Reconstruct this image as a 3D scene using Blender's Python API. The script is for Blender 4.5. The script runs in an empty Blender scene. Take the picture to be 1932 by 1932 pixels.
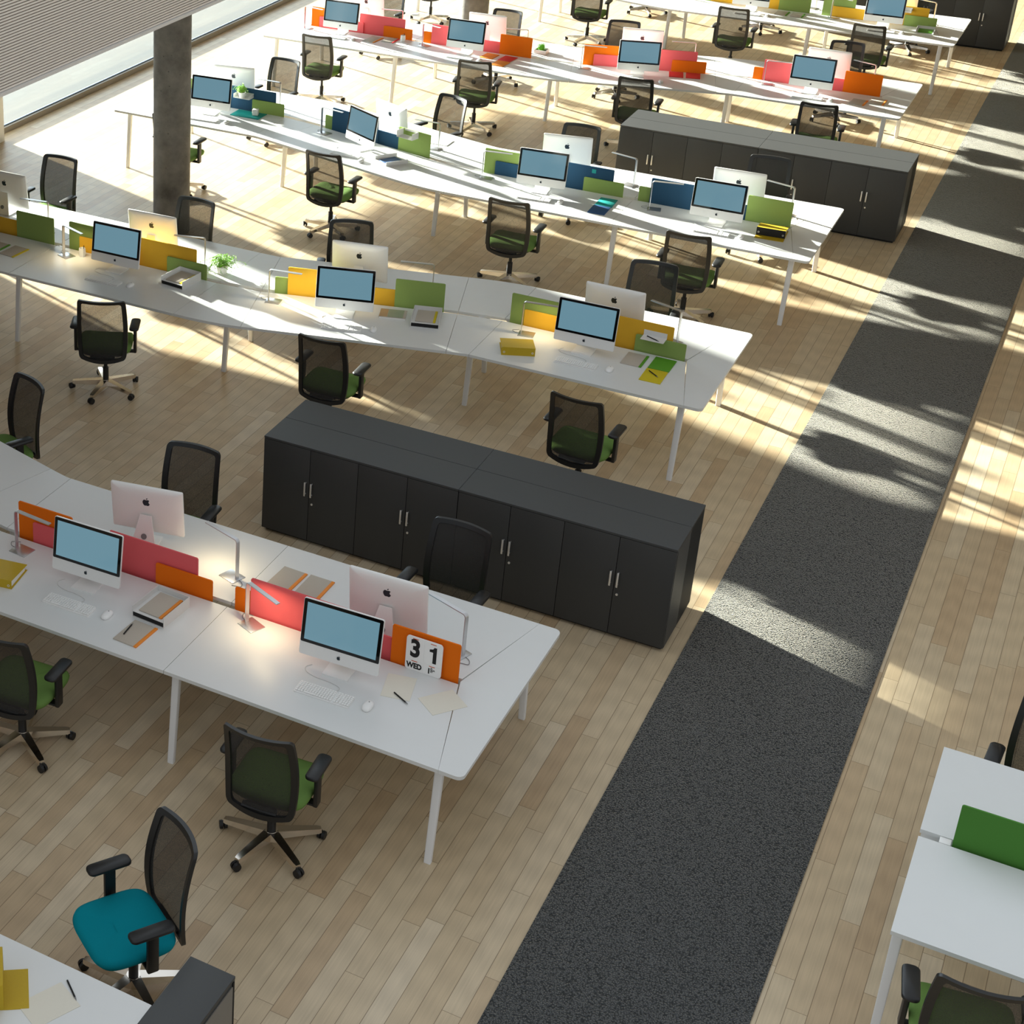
import bpy, bmesh, math, random
from mathutils import Vector, Matrix
random.seed(7)
D = bpy.data
SC = bpy.context.scene
COL = SC.collection
RAD = math.radians

# ------------------------------------------------------------------ camera
cam_d = D.cameras.new('camera'); cam = D.objects.new('camera', cam_d); COL.objects.link(cam)
SC.camera = cam
cam_d.sensor_fit = 'HORIZONTAL'; cam_d.sensor_width = 36.0
cam_d.lens = 3217.35 / 1932 * 36.0
cam_d.shift_x = (966 - 276.88) / 1932
cam_d.shift_y = -(966 - 673.27) / 1932
cam_d.clip_end = 300
cam.location = (0, 0, 7.1)
cam.rotation_euler = (math.pi / 2 - .4486, 0, .5455)

# ------------------------------------------------------------------ sky, sun, exposure
SUN_AZ, SUN_EL = RAD(-18.0), RAD(11.4)          # travel direction of the light on plan, height over the horizon
world = D.worlds.new('sky'); SC.world = world; world.use_nodes = True
wn = world.node_tree; wn.nodes.clear()
def wnode(t, **k):
    n = wn.nodes.new(t)
    for a, b in k.items(): setattr(n, a, b)
    return n
w_tc = wnode('ShaderNodeTexCoord')
w_dot = wnode('ShaderNodeVectorMath', operation='DOT_PRODUCT')
w_dot.inputs[1].default_value = (-math.cos(SUN_AZ) * .97, -math.sin(SUN_AZ) * .97, -.4)
wn.links.new(w_tc.outputs['Generated'], w_dot.inputs[0])
w_mr = wnode('ShaderNodeMapRange'); w_mr.inputs['From Min'].default_value = -.3; w_mr.inputs['From Max'].default_value = 1.0
w_mr.inputs['To Min'].default_value = 0.0; w_mr.inputs['To Max'].default_value = 1.0
wn.links.new(w_dot.outputs['Value'], w_mr.inputs['Value'])
w_ramp = wnode('ShaderNodeValToRGB')
SKY_LOW, SKY_HIGH = (.94, .97, 1.0, 1), (.74, .88, 1.0, 1)
w_ramp.color_ramp.elements[0].color = SKY_LOW; w_ramp.color_ramp.elements[1].color = SKY_HIGH
wn.links.new(w_mr.outputs[0], w_ramp.inputs[0])
w_pow = wnode('ShaderNodeMath', operation='POWER'); w_pow.inputs[1].default_value = 3.0
wn.links.new(w_mr.outputs[0], w_pow.inputs[0])
w_str = wnode('ShaderNodeMath', operation='MULTIPLY_ADD'); w_str.inputs[1].default_value = 10.5; w_str.inputs[2].default_value = .60
wn.links.new(w_pow.outputs[0], w_str.inputs[0])
w_bg = wnode('ShaderNodeBackground'); w_out = wnode('ShaderNodeOutputWorld')
wn.links.new(w_ramp.outputs[0], w_bg.inputs[0]); wn.links.new(w_str.outputs[0], w_bg.inputs[1]); wn.links.new(w_bg.outputs[0], w_out.inputs[0])

sun_d = D.lights.new('sun', 'SUN'); sun = D.objects.new('sun', sun_d); COL.objects.link(sun)
sun_d.energy = 47.0; sun_d.color = (1.0, .94, .83); sun_d.angle = RAD(1.4)
sun.rotation_euler = Vector((math.cos(SUN_AZ) * math.cos(SUN_EL), math.sin(SUN_AZ) * math.cos(SUN_EL), -math.sin(SUN_EL))).to_track_quat('-Z', 'Y').to_euler()
sun.location = (-25, 24, 12)

SC.view_settings.view_transform = 'Standard'; SC.view_settings.look = 'None'
SC.view_settings.exposure = 0.0; SC.view_settings.gamma = 1.0
SC.view_settings.use_curve_mapping = False
SC.cycles.max_bounces = 8; SC.cycles.diffuse_bounces = 4; SC.cycles.transparent_max_bounces = 16
SC.cycles.sample_clamp_indirect = 6

# ------------------------------------------------------------------ materials
def srgb(r, g, b):
    f = lambda c: (c / 255 / 12.92) if c / 255 <= .04045 else ((c / 255 + .055) / 1.055) ** 2.4
    return (f(r), f(g), f(b), 1)
MATS = {}
def mat(name, rgb, rough=.5, metal=0.0, noise=0.0, scale=60.0, bump=0.0, spec=.5):
    """plain surface with a fine procedural mottling (noise) and grain (bump)"""
    m = D.materials.new(name); m.use_nodes = True; t = m.node_tree; b = t.nodes['Principled BSDF']
    b.inputs['Base Color'].default_value = srgb(*rgb); b.inputs['Roughness'].default_value = rough
    b.inputs['Metallic'].default_value = metal; b.inputs['Specular IOR Level'].default_value = spec
    if noise or bump:
        tc = t.nodes.new('ShaderNodeTexCoord'); n = t.nodes.new('ShaderNodeTexNoise')
        n.inputs['Scale'].default_value = scale; n.inputs['Detail'].default_value = 3
        t.links.new(tc.outputs['Object'], n.inputs['Vector'])
        if noise:
            mx = t.nodes.new('ShaderNodeMixRGB'); mx.blend_type = 'MULTIPLY'; mx.inputs[0].default_value = 1
            cr = t.nodes.new('ShaderNodeMapRange'); cr.inputs['To Min'].default_value = 1 - noise; cr.inputs['To Max'].default_value = 1 + noise
            t.links.new(n.outputs['Fac'], cr.inputs['Value'])
            mx.inputs[1].default_value = srgb(*rgb); t.links.new(cr.outputs[0], mx.inputs[2]); t.links.new(mx.outputs[0], b.inputs['Base Color'])
        if bump:
            bp = t.nodes.new('ShaderNodeBump'); bp.inputs['Strength'].default_value = bump; bp.inputs['Distance'].default_value = .002
            t.links.new(n.outputs['Fac'], bp.inputs['Height']); t.links.new(bp.outputs[0], b.inputs['Normal'])
    MATS[name] = m
    return m
white = mat('white_laminate', (222, 224, 223), .36, noise=.015, scale=8)
edge_white = mat('white_metal', (232, 233, 234), .35)
alu = mat('brushed_aluminium', (205, 206, 208), .32, .85, noise=.03, scale=120)
alu_soft = mat('satin_aluminium', (238, 238, 236), .42, .08, noise=.03, scale=200)
polished = mat('polished_aluminium', (225, 218, 208), .16, 1.0)
chrome = mat('handle_steel', (236, 236, 234), .35, .7)
black_pl = mat('black_plastic', (26, 27, 28), .42, noise=.1, scale=300, bump=.05)
black_dk = mat('dark_rubber', (22, 22, 23), .5)
black_gl = mat('black_glass', (8, 9, 10), .08)
cab_top = mat('charcoal_laminate', (62, 64, 65), .55, noise=.06, scale=150, bump=.05)
cab_door = mat('charcoal_door', (56, 57, 57), .55, noise=.06, scale=150, bump=.05)
cab_gap = mat('dark_plinth', (12, 12, 12), .8)
felt = {'orange': mat('orange_felt', (230, 112, 22), .9, noise=.06, scale=180, bump=.1, spec=.1),
        'red': mat('coral_felt', (226, 100, 104), .9, noise=.06, scale=180, bump=.1, spec=.1),
        'green': mat('green_felt', (138, 161, 90), .9, noise=.08, scale=180, bump=.1, spec=.1),
        'yellow': mat('mustard_felt', (216, 168, 52), .9, noise=.06, scale=180, bump=.1, spec=.1),
        'navy': mat('navy_felt', (44, 76, 102), .9, noise=.08, scale=180, bump=.1, spec=.1),
        'deep green': mat('deep_green_felt', (76, 128, 56), .9, noise=.1, scale=180, bump=.1, spec=.1)}
seat_green = mat('green_wool', (108, 140, 74), .95, noise=.12, scale=250, bump=.25, spec=.1)
seat_teal = mat('teal_wool', (10, 138, 154), .95, noise=.1, scale=250, bump=.25, spec=.1)
grey_card = mat('grey_card', (186, 177, 164), .85, noise=.05, scale=120)
paper = mat('cream_paper', (226, 222, 208), .85, noise=.02, scale=60)
page = mat('white_pages', (240, 238, 232), .8)
cable_grey = mat('grey_cable', (120, 122, 124), .5)
cable_white = mat('white_cable', (214, 214, 212), .5)
key_white = mat('white_keys', (244, 244, 242), .45)
ink = mat('black_print', (10, 10, 11), .7)
orange_ink = mat('orange_print', (200, 82, 30), .7)
leaf_m = mat('leaf_green', (140, 190, 62), .55, noise=.3, scale=40)
soil_m = mat('soil', (60, 46, 34), .95, noise=.3, scale=90)
logo_m = mat('dark_logo', (24, 38, 46), .3)
wood_cov = {k: mat(k + '_card', c, .6, noise=.05, scale=90) for k, c in dict(orange=(236, 140, 40), red=(214, 48, 48), yellow=(206, 186, 24), green=(84, 148, 30), teal=(0, 148, 142), navy=(28, 78, 128), black=(14, 14, 15), mustard=(188, 158, 12)).items()}

def emit_mat(name, rgb, strength, gloss=.12):
    m = mat(name, (12, 14, 16), gloss); b = m.node_tree.nodes['Principled BSDF']
    b.inputs['Emission Color'].default_value = srgb(*rgb); b.inputs['Emission Strength'].default_value = strength
    return m
screen_m = emit_mat('lit_screen', (118, 160, 177), .74)
lamp_on = emit_mat('lamp_diffuser_lit', (255, 226, 170), 2.2, .5)
lamp_off = mat('lamp_diffuser', (230, 230, 228), .5)

def mesh_fabric():
    m = D.materials.new('black_mesh_fabric'); m.use_nodes = True; t = m.node_tree; t.nodes.clear()
    N = t.nodes.new; tc = N('ShaderNodeTexCoord'); mp = N('ShaderNodeMapping'); mp.inputs['Scale'].default_value = (420, 420, 420)
    ck = N('ShaderNodeTexNoise'); ck.inputs['Scale'].default_value = 1.0
    t.links.new(tc.outputs['Object'], mp.inputs[0]); t.links.new(mp.outputs[0], ck.inputs['Vector'])
    mr = N('ShaderNodeMapRange'); mr.inputs['From Min'].default_value = .35; mr.inputs['From Max'].default_value = .65
    mr.inputs['To Min'].default_value = .72; mr.inputs['To Max'].default_value = .92
    t.links.new(ck.outputs['Fac'], mr.inputs[0])
    tr = N('ShaderNodeBsdfTransparent'); tr.inputs[0].default_value = (1, .97, .93, 1)
    df = N('ShaderNodeBsdfPrincipled'); df.inputs['Base Color'].default_value = srgb(38, 37, 36); df.inputs['Roughness'].default_value = .7
    mx = N('ShaderNodeMixShader'); o = N('ShaderNodeOutputMaterial')
    t.links.new(mr.outputs[0], mx.inputs[0]); t.links.new(tr.outputs[0], mx.inputs[1]); t.links.new(df.outputs[0], mx.inputs[2]); t.links.new(mx.outputs[0], o.inputs[0])
    return m
mesh_m = mesh_fabric()

def glass_mat():
    m = D.materials.new('window_glass'); m.use_nodes = True; t = m.node_tree; t.nodes.clear(); N = t.nodes.new
    tr = N('ShaderNodeBsdfTransparent'); tr.inputs[0].default_value = (.95, .985, .985, 1)
    gl = N('ShaderNodeBsdfGlossy'); gl.inputs['Roughness'].default_value = .02
    fr = N('ShaderNodeValue'); fr.outputs[0].default_value = .06
    mx = N('ShaderNodeMixShader'); o = N('ShaderNodeOutputMaterial')
    t.links.new(fr.outputs[0], mx.inputs[0]); t.links.new(tr.outputs[0], mx.inputs[1]); t.links.new(gl.outputs[0], mx.inputs[2]); t.links.new(mx.outputs[0], o.inputs[0])
    return m
glass_m = glass_mat()

def floor_mat():
    """oak strip boards running along Y: every board gets its own tone, stretched grain, thin dark joints"""
    m = D.materials.new('oak_strip_floor'); m.use_nodes = True; t = m.node_tree; b = t.nodes['Principled BSDF']; N = t.nodes.new; L = t.links.new
    def math_(op, a, c=None):
        n = N('ShaderNodeMath'); n.operation = op
        for i, v in enumerate((a, c)):
            if v is None: continue
            if isinstance(v, (int, float)): n.inputs[i].default_value = v
            else: L(v, n.inputs[i])
        return n.outputs[0]
    tc = N('ShaderNodeTexCoord'); sp = N('ShaderNodeSeparateXYZ'); L(tc.outputs['Object'], sp.inputs[0])
    W, LEN = .112, 1.05
    xs = math_('DIVIDE', sp.outputs[0], W); row = math_('FLOOR', xs); fx = math_('FRACT', xs)
    wr = N('ShaderNodeTexWhiteNoise'); wr.noise_dimensions = '1D'; L(row, wr.inputs['W'])
    ys = math_('ADD', math_('DIVIDE', sp.outputs[1], LEN), math_('MULTIPLY', wr.outputs['Value'], 7.0))
    col = math_('FLOOR', ys); fy = math_('FRACT', ys)
    cv = N('ShaderNodeCombineXYZ'); L(row, cv.inputs[0]); L(col, cv.inputs[1])
    wb = N('ShaderNodeTexWhiteNoise'); wb.noise_dimensions = '3D'; L(cv.outputs[0], wb.inputs['Vector'])
    ramp = N('ShaderNodeValToRGB'); e = ramp.color_ramp.elements
    e[0].position = 0.0; e[0].color = srgb(186, 160, 126); e[1].position = 1.0; e[1].color = srgb(212, 196, 169)
    for pos, c in ((.12, (193, 169, 136)), (.5, (199, 179, 147)), (.88, (205, 187, 157))):
        k = e.new(pos); k.color = srgb(*c)
    L(wb.outputs['Value'], ramp.inputs[0])
    # grain: noise stretched along the board, shifted per board
    off = N('ShaderNodeVectorMath'); off.operation = 'MULTIPLY_ADD'; off.inputs[1].default_value = (3, 17, 0)
    L(wb.outputs['Color'], off.inputs[0]); L(tc.outputs['Object'], off.inputs[2])
    mp = N('ShaderNodeMapping'); mp.inputs['Scale'].default_value = (95, 2.4, 1); L(off.outputs[0], mp.inputs[0])
    g = N('ShaderNodeTexNoise'); g.inputs['Scale'].default_value = 1.0; g.inputs['Detail'].default_value = 4; g.inputs['Distortion'].default_value = .5; L(mp.outputs[0], g.inputs['Vector'])
    mp2 = N('ShaderNodeMapping'); mp2.inputs['Scale'].default_value = (15, 1.1, 1); L(off.outputs[0], mp2.inputs[0])
    wv = N('ShaderNodeTexWave'); wv.wave_type = 'RINGS'; wv.inputs['Scale'].default_value = 1.1; wv.inputs['Distortion'].default_value = 2.5; wv.inputs['Detail'].default_value = 2; L(mp2.outputs[0], wv.inputs['Vector'])
    gm = N('ShaderNodeMapRange'); gm.inputs['To Min'].default_value = .77; gm.inputs['To Max'].default_value = 1.17
    L(math_('ADD', math_('MULTIPLY', g.outputs['Fac'], .78), math_('MULTIPLY', wv.outputs['Fac'], .22)), gm.inputs[0])
    mx = N('ShaderNodeMixRGB'); mx.blend_type = 'MULTIPLY'; mx.inputs[0].default_value = 1; L(ramp.outputs[0], mx.inputs[1]); L(gm.outputs[0], mx.inputs[2])
    # joints
    ex = math_('MINIMUM', fx, math_('SUBTRACT', 1.0, fx)); ey = math_('MINIMUM', fy, math_('SUBTRACT', 1.0, fy))
    jx = math_('LESS_THAN', ex, .018); jy = math_('LESS_THAN', ey, .0016)
    j = math_('MAXIMUM', jx, jy)
    mj = N('ShaderNodeMixRGB'); mj.blend_type = 'MIX'; mj.inputs[2].default_value = srgb(112, 92, 68); L(math_('MULTIPLY', j, .75), mj.inputs[0]); L(mx.outputs[0], mj.inputs[1])
    L(mj.outputs[0], b.inputs['Base Color'])
    b.inputs['Roughness'].default_value = .42
    b.inputs['Specular IOR Level'].default_value = .45
    return m
floor_m = floor_mat()

def carpet_mat():
    m = D.materials.new('charcoal_loop_carpet'); m.use_nodes = True; t = m.node_tree; b = t.nodes['Principled BSDF']; N = t.nodes.new; L = t.links.new
    tc = N('ShaderNodeTexCoord'); v = N('ShaderNodeTexVoronoi'); v.inputs['Scale'].default_value = 105; L(tc.outputs['Object'], v.inputs['Vector'])
    r = N('ShaderNodeValToRGB'); e = r.color_ramp.elements; e[0].position = .1; e[0].color = srgb(104, 107, 109); e[1].position = .75; e[1].color = srgb(50, 53, 55)  # gaps between the loops coloured darker for their self-shadowing
    L(v.outputs['Distance'], r.inputs[0])
    n = N('ShaderNodeTexNoise'); n.inputs['Scale'].default_value = 9; L(tc.outputs['Object'], n.inputs['Vector'])
    mr = N('ShaderNodeMapRange'); mr.inputs['To Min'].default_value = .85; mr.inputs['To Max'].default_value = 1.15; L(n.outputs['Fac'], mr.inputs[0])
    mx = N('ShaderNodeMixRGB'); mx.blend_type = 'MULTIPLY'; mx.inputs[0].default_value = 1; L(r.outputs[0], mx.inputs[1]); L(mr.outputs[0], mx.inputs[2]); L(mx.outputs[0], b.inputs['Base Color'])
    bp = N('ShaderNodeBump'); bp.inputs['Strength'].default_value = .8; bp.inputs['Distance'].default_value = .012; bp.invert = True; L(v.outputs['Distance'], bp.inputs['Height']); L(bp.outputs[0], b.inputs['Normal'])
    b.inputs['Roughness'].default_value = .95; b.inputs['Specular IOR Level'].default_value = .15
    b.inputs['Sheen Weight'].default_value = .58; b.inputs['Sheen Tint'].default_value = (1, .92, .74, 1); b.inputs['Sheen Roughness'].default_value = .35
    return m
carpet_m = carpet_mat()

def concrete_mat():
    m = D.materials.new('cast_concrete'); m.use_nodes = True; t = m.node_tree; b = t.nodes['Principled BSDF']; N = t.nodes.new; L = t.links.new
    tc = N('ShaderNodeTexCoord'); n = N('ShaderNodeTexNoise'); n.inputs['Scale'].default_value = 3.0; n.inputs['Detail'].default_value = 8; n.inputs['Roughness'].default_value = .65; L(tc.outputs['Object'], n.inputs['Vector'])
    r = N('ShaderNodeValToRGB'); e = r.color_ramp.elements; e[0].position = .3; e[0].color = srgb(78, 75, 71); e[1].position = .74; e[1].color = srgb(138, 134, 128); L(n.outputs['Fac'], r.inputs[0])
    v = N('ShaderNodeTexVoronoi'); v.inputs['Scale'].default_value = 13; L(tc.outputs['Object'], v.inputs['Vector'])
    pit = N('ShaderNodeMapRange'); pit.inputs['From Min'].default_value = .06; pit.inputs['From Max'].default_value = .11; L(v.outputs['Distance'], pit.inputs[0])
    mx = N('ShaderNodeMixRGB'); mx.blend_type = 'MULTIPLY'; mx.inputs[0].default_value = .6; L(r.outputs[0], mx.inputs[1]); L(pit.outputs[0], mx.inputs[2]); L(mx.outputs[0], b.inputs['Base Color'])
    bp = N('ShaderNodeBump'); bp.inputs['Strength'].default_value = .4; bp.inputs['Distance'].default_value = .01; L(pit.outputs[0], bp.inputs['Height']); L(bp.outputs[0], b.inputs['Normal'])
    b.inputs['Roughness'].default_value = .6
    return m
concrete_m = concrete_mat()
wall_m = mat('white_plaster', (228, 226, 222), .8, noise=.02, scale=6)
dark_wall_m = mat('added_wall_dark', (84, 80, 76), .85, noise=.03, scale=6)  # for the added unseen walls, dark to cut bounced sun
ceil_m = mat('added_ceiling_grey', (140, 137, 132), .85, noise=.02, scale=6)
frame_m = mat('window_frame_bronze', (150, 140, 126), .5, .1)
gasket_m = mat('window_gasket', (40, 62, 84), .4)
slat_m = mat('pale_oak_slat', (242, 236, 227), .6, noise=.04, scale=30)
slat_back_m = mat('dark_slat_backing', (84, 60, 40), .9, noise=.1, scale=30)
def ground_mat():
    m = D.materials.new('pale_terrace'); m.use_nodes = True; t = m.node_tree; b = t.nodes['Principled BSDF']; N = t.nodes.new; L = t.links.new
    tc = N('ShaderNodeTexCoord'); mp = N('ShaderNodeMapping'); mp.inputs['Scale'].default_value = (.5, .12, 1); mp.inputs['Rotation'].default_value = (0, 0, -.4); L(tc.outputs['Object'], mp.inputs[0])
    n = N('ShaderNodeTexNoise'); n.inputs['Scale'].default_value = 2.2; n.inputs['Detail'].default_value = 5; L(mp.outputs[0], n.inputs['Vector'])
    r = N('ShaderNodeValToRGB'); e = r.color_ramp.elements; e[0].position = .35; e[0].color = srgb(72, 81, 86); e[1].position = .7; e[1].color = srgb(90, 92, 92); L(n.outputs['Fac'], r.inputs[0]); L(r.outputs[0], b.inputs['Base Color'])
    b.inputs['Roughness'].default_value = .9
    return m
ground_m = ground_mat()

# ------------------------------------------------------------------ mesh builder
class MB:
    def __init__(s): s.v = []; s.f = []
    def add(s, v, f, M=None):
        o = len(s.v)
        s.v += [tuple(M @ Vector(p)) if M else tuple(p) for p in v]
        s.f += [tuple(i + o for i in q) for q in f]
        return s
    def box(s, x0, y0, z0, x1, y1, z1, r=0.0, M=None, seg=2):
        if r <= 0:
            v = [(x0, y0, z0), (x1, y0, z0), (x1, y1, z0), (x0, y1, z0), (x0, y0, z1), (x1, y0, z1), (x1, y1, z1), (x0, y1, z1)]
            return s.add(v, [(3, 2, 1, 0), (4, 5, 6, 7), (0, 1, 5, 4), (1, 2, 6, 5), (2, 3, 7, 6), (3, 0, 4, 7)], M)
        bm = bmesh.new(); bmesh.ops.create_cube(bm, size=1.0)
        bmesh.ops.transform(bm, verts=bm.verts, matrix=Matrix.Translation(((x0 + x1) / 2, (y0 + y1) / 2, (z0 + z1) / 2)) @ Matrix.Diagonal((x1 - x0, y1 - y0, z1 - z0, 1)))
        bmesh.ops.bevel(bm, geom=list(bm.edges), offset=r, segments=seg, affect='EDGES', profile=.5)
        bm.verts.index_update()
        s.add([v.co[:] for v in bm.verts], [tuple(v.index for v in f.verts) for f in bm.faces], M); bm.free()
        return s
    def prism(s, poly, z0, z1, M=None):
        n = len(poly)
        if sum(poly[i][0] * poly[(i + 1) % n][1] - poly[(i + 1) % n][0] * poly[i][1] for i in range(n)) < 0: poly = poly[::-1]
        v = [(x, y, z0) for x, y in poly] + [(x, y, z1) for x, y in poly]
        f = [tuple(range(n - 1, -1, -1)), tuple(range(n, 2 * n))] + [(i, (i + 1) % n, n + (i + 1) % n, n + i) for i in range(n)]
        return s.add(v, f, M)
    def loft(s, rings, cap=True, M=None, closed=True):
        n = len(rings[0]); v = [p for r in rings for p in r]; f = []
        for k in range(len(rings) - 1):
            for i in range(n if closed else n - 1):
                j = (i + 1) % n; f.append((k * n + i, k * n + j, (k + 1) * n + j, (k + 1) * n + i))
        if cap and closed:
            f.append(tuple(range(n - 1, -1, -1))); f.append(tuple((len(rings) - 1) * n + i for i in range(n)))
        return s.add(v, f, M)
    def cyl(s, p0, p1, r0, r1=None, n=14, M=None):
        r1 = r0 if r1 is None else r1
        p0, p1 = Vector(p0), Vector(p1); q = (p1 - p0).to_track_quat('Z', 'Y')
        ring = lambda p, r: [tuple(p + q @ Vector((r * math.cos(2 * math.pi * i / n), r * math.sin(2 * math.pi * i / n), 0))) for i in range(n)]
        return s.loft([ring(p0, r0), ring(p1, r1)], M=M)
    def tube(s, pts, r, n=6, M=None):
        pts = [Vector(p) for p in pts]; rings = []
        for i, p in enumerate(pts):
            d = (pts[min(i + 1, len(pts) - 1)] - pts[max(i - 1, 0)])
            q = d.to_track_quat('Z', 'Y')
            rings.append([tuple(p + q @ Vector((r * math.cos(2 * math.pi * k / n), r * math.sin(2 * math.pi * k / n), 0))) for k in range(n)])
        return s.loft(rings, M=M)
    def strip(s, pts, w, t, M=None):
        """flat bar: path in the XZ plane, width w along Y, thickness t"""
        rings = []
        for i, (x, z) in enumerate(pts):
            a = Vector(pts[max(i - 1, 0)]); c = Vector(pts[min(i + 1, len(pts) - 1)]); d = (c - a).normalized(); nx, nz = -d.y * t / 2, d.x * t / 2
            rings.append([(x - nx, -w / 2, z - nz), (x - nx, w / 2, z - nz), (x + nx, w / 2, z + nz), (x + nx, -w / 2, z + nz)])
        return s.loft(rings, M=M)
    def mesh(s, name, m, smooth=38):
        me = D.meshes.new(name); me.from_pydata(s.v, [], s.f); me.materials.append(m); me.validate()
        bm = bmesh.new(); bm.from_mesh(me); bmesh.ops.recalc_face_normals(bm, faces=bm.faces); bm.to_mesh(me); bm.free()
        if smooth:
            me.polygons.foreach_set('use_smooth', [True] * len(me.polygons)); me.set_sharp_from_angle(angle=RAD(smooth))
        return me
def rrect(x0, y0, x1, y1, r, n=5):
    out = []
    for cx, cy, a in ((x1 - r, y1 - r, 0), (x0 + r, y1 - r, 90), (x0 + r, y0 + r, 180), (x1 - r, y0 + r, 270)):
        out += [(cx + r * math.cos(RAD(a + 90 * i / n)), cy + r * math.sin(RAD(a + 90 * i / n))) for i in range(n + 1)]
    return out
def bez(a, c, b, n=10): return [((1 - t) ** 2 * a[0] + 2 * t * (1 - t) * c[0] + t * t * b[0], (1 - t) ** 2 * a[1] + 2 * t * (1 - t) * c[1] + t * t * b[1]) for t in [i / n for i in range(n + 1)]]
def rot2(p, a, c=(0, 0)): return (c[0] + p[0] * math.cos(a) - p[1] * math.sin(a), c[1] + p[0] * math.sin(a) + p[1] * math.cos(a))
def spline(P, n=8):
    """Catmull-Rom through the points"""
    P = [Vector(p) for p in P]; Q = [P[0]] + P + [P[-1]]; out = []
    for i in range(1, len(Q) - 2):
        a, b, c, d = Q[i - 1:i + 3]
        for k in range(n):
            t = k / n; out.append(.5 * ((2 * b) + (c - a) * t + (2 * a - 5 * b + 4 * c - d) * t * t + (3 * b - a - 3 * c + d) * t ** 3))
    return out + [P[-1]]

# ------------------------------------------------------------------ objects
def new(name, me, parent=None, loc=(0, 0, 0), rz=0.0):
    o = D.objects.new(name, me); COL.objects.link(o)
    if parent is not None: o.parent = parent
    o.location = loc; o.rotation_euler = (0, 0, rz)
    return o
def tag(o, label, cat, group=None):
    o['label'] = label; o['category'] = cat
    if group: o['group'] = group
    return o
def struct(name, me, parent=None, label=None):
    o = new(name, me, parent); o['kind'] = 'structure'
    if label: o['label'] = label
    return o
def tree(name, parts, loc, deg, label, cat, group=None):
    """one thing: an Empty at its base and its parts; parts = (name, mesh, index of the part it belongs to or None, part label or None)"""
    r = tag(new(name, None, None, loc, RAD(deg)), label, cat, group); r.empty_display_size = .1
    made = []
    for p in parts:
        o = new(p[0], p[1], r if p[2] is None else made[p[2]])
        if len(p) > 3 and p[3]: o['label'] = p[3]
        made.append(o)
    return r
def single(name, me, loc, deg, label, cat, group=None): return tag(new(name, me, None, loc, RAD(deg)), label, cat, group)
TOP = .735            # desk height
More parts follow.
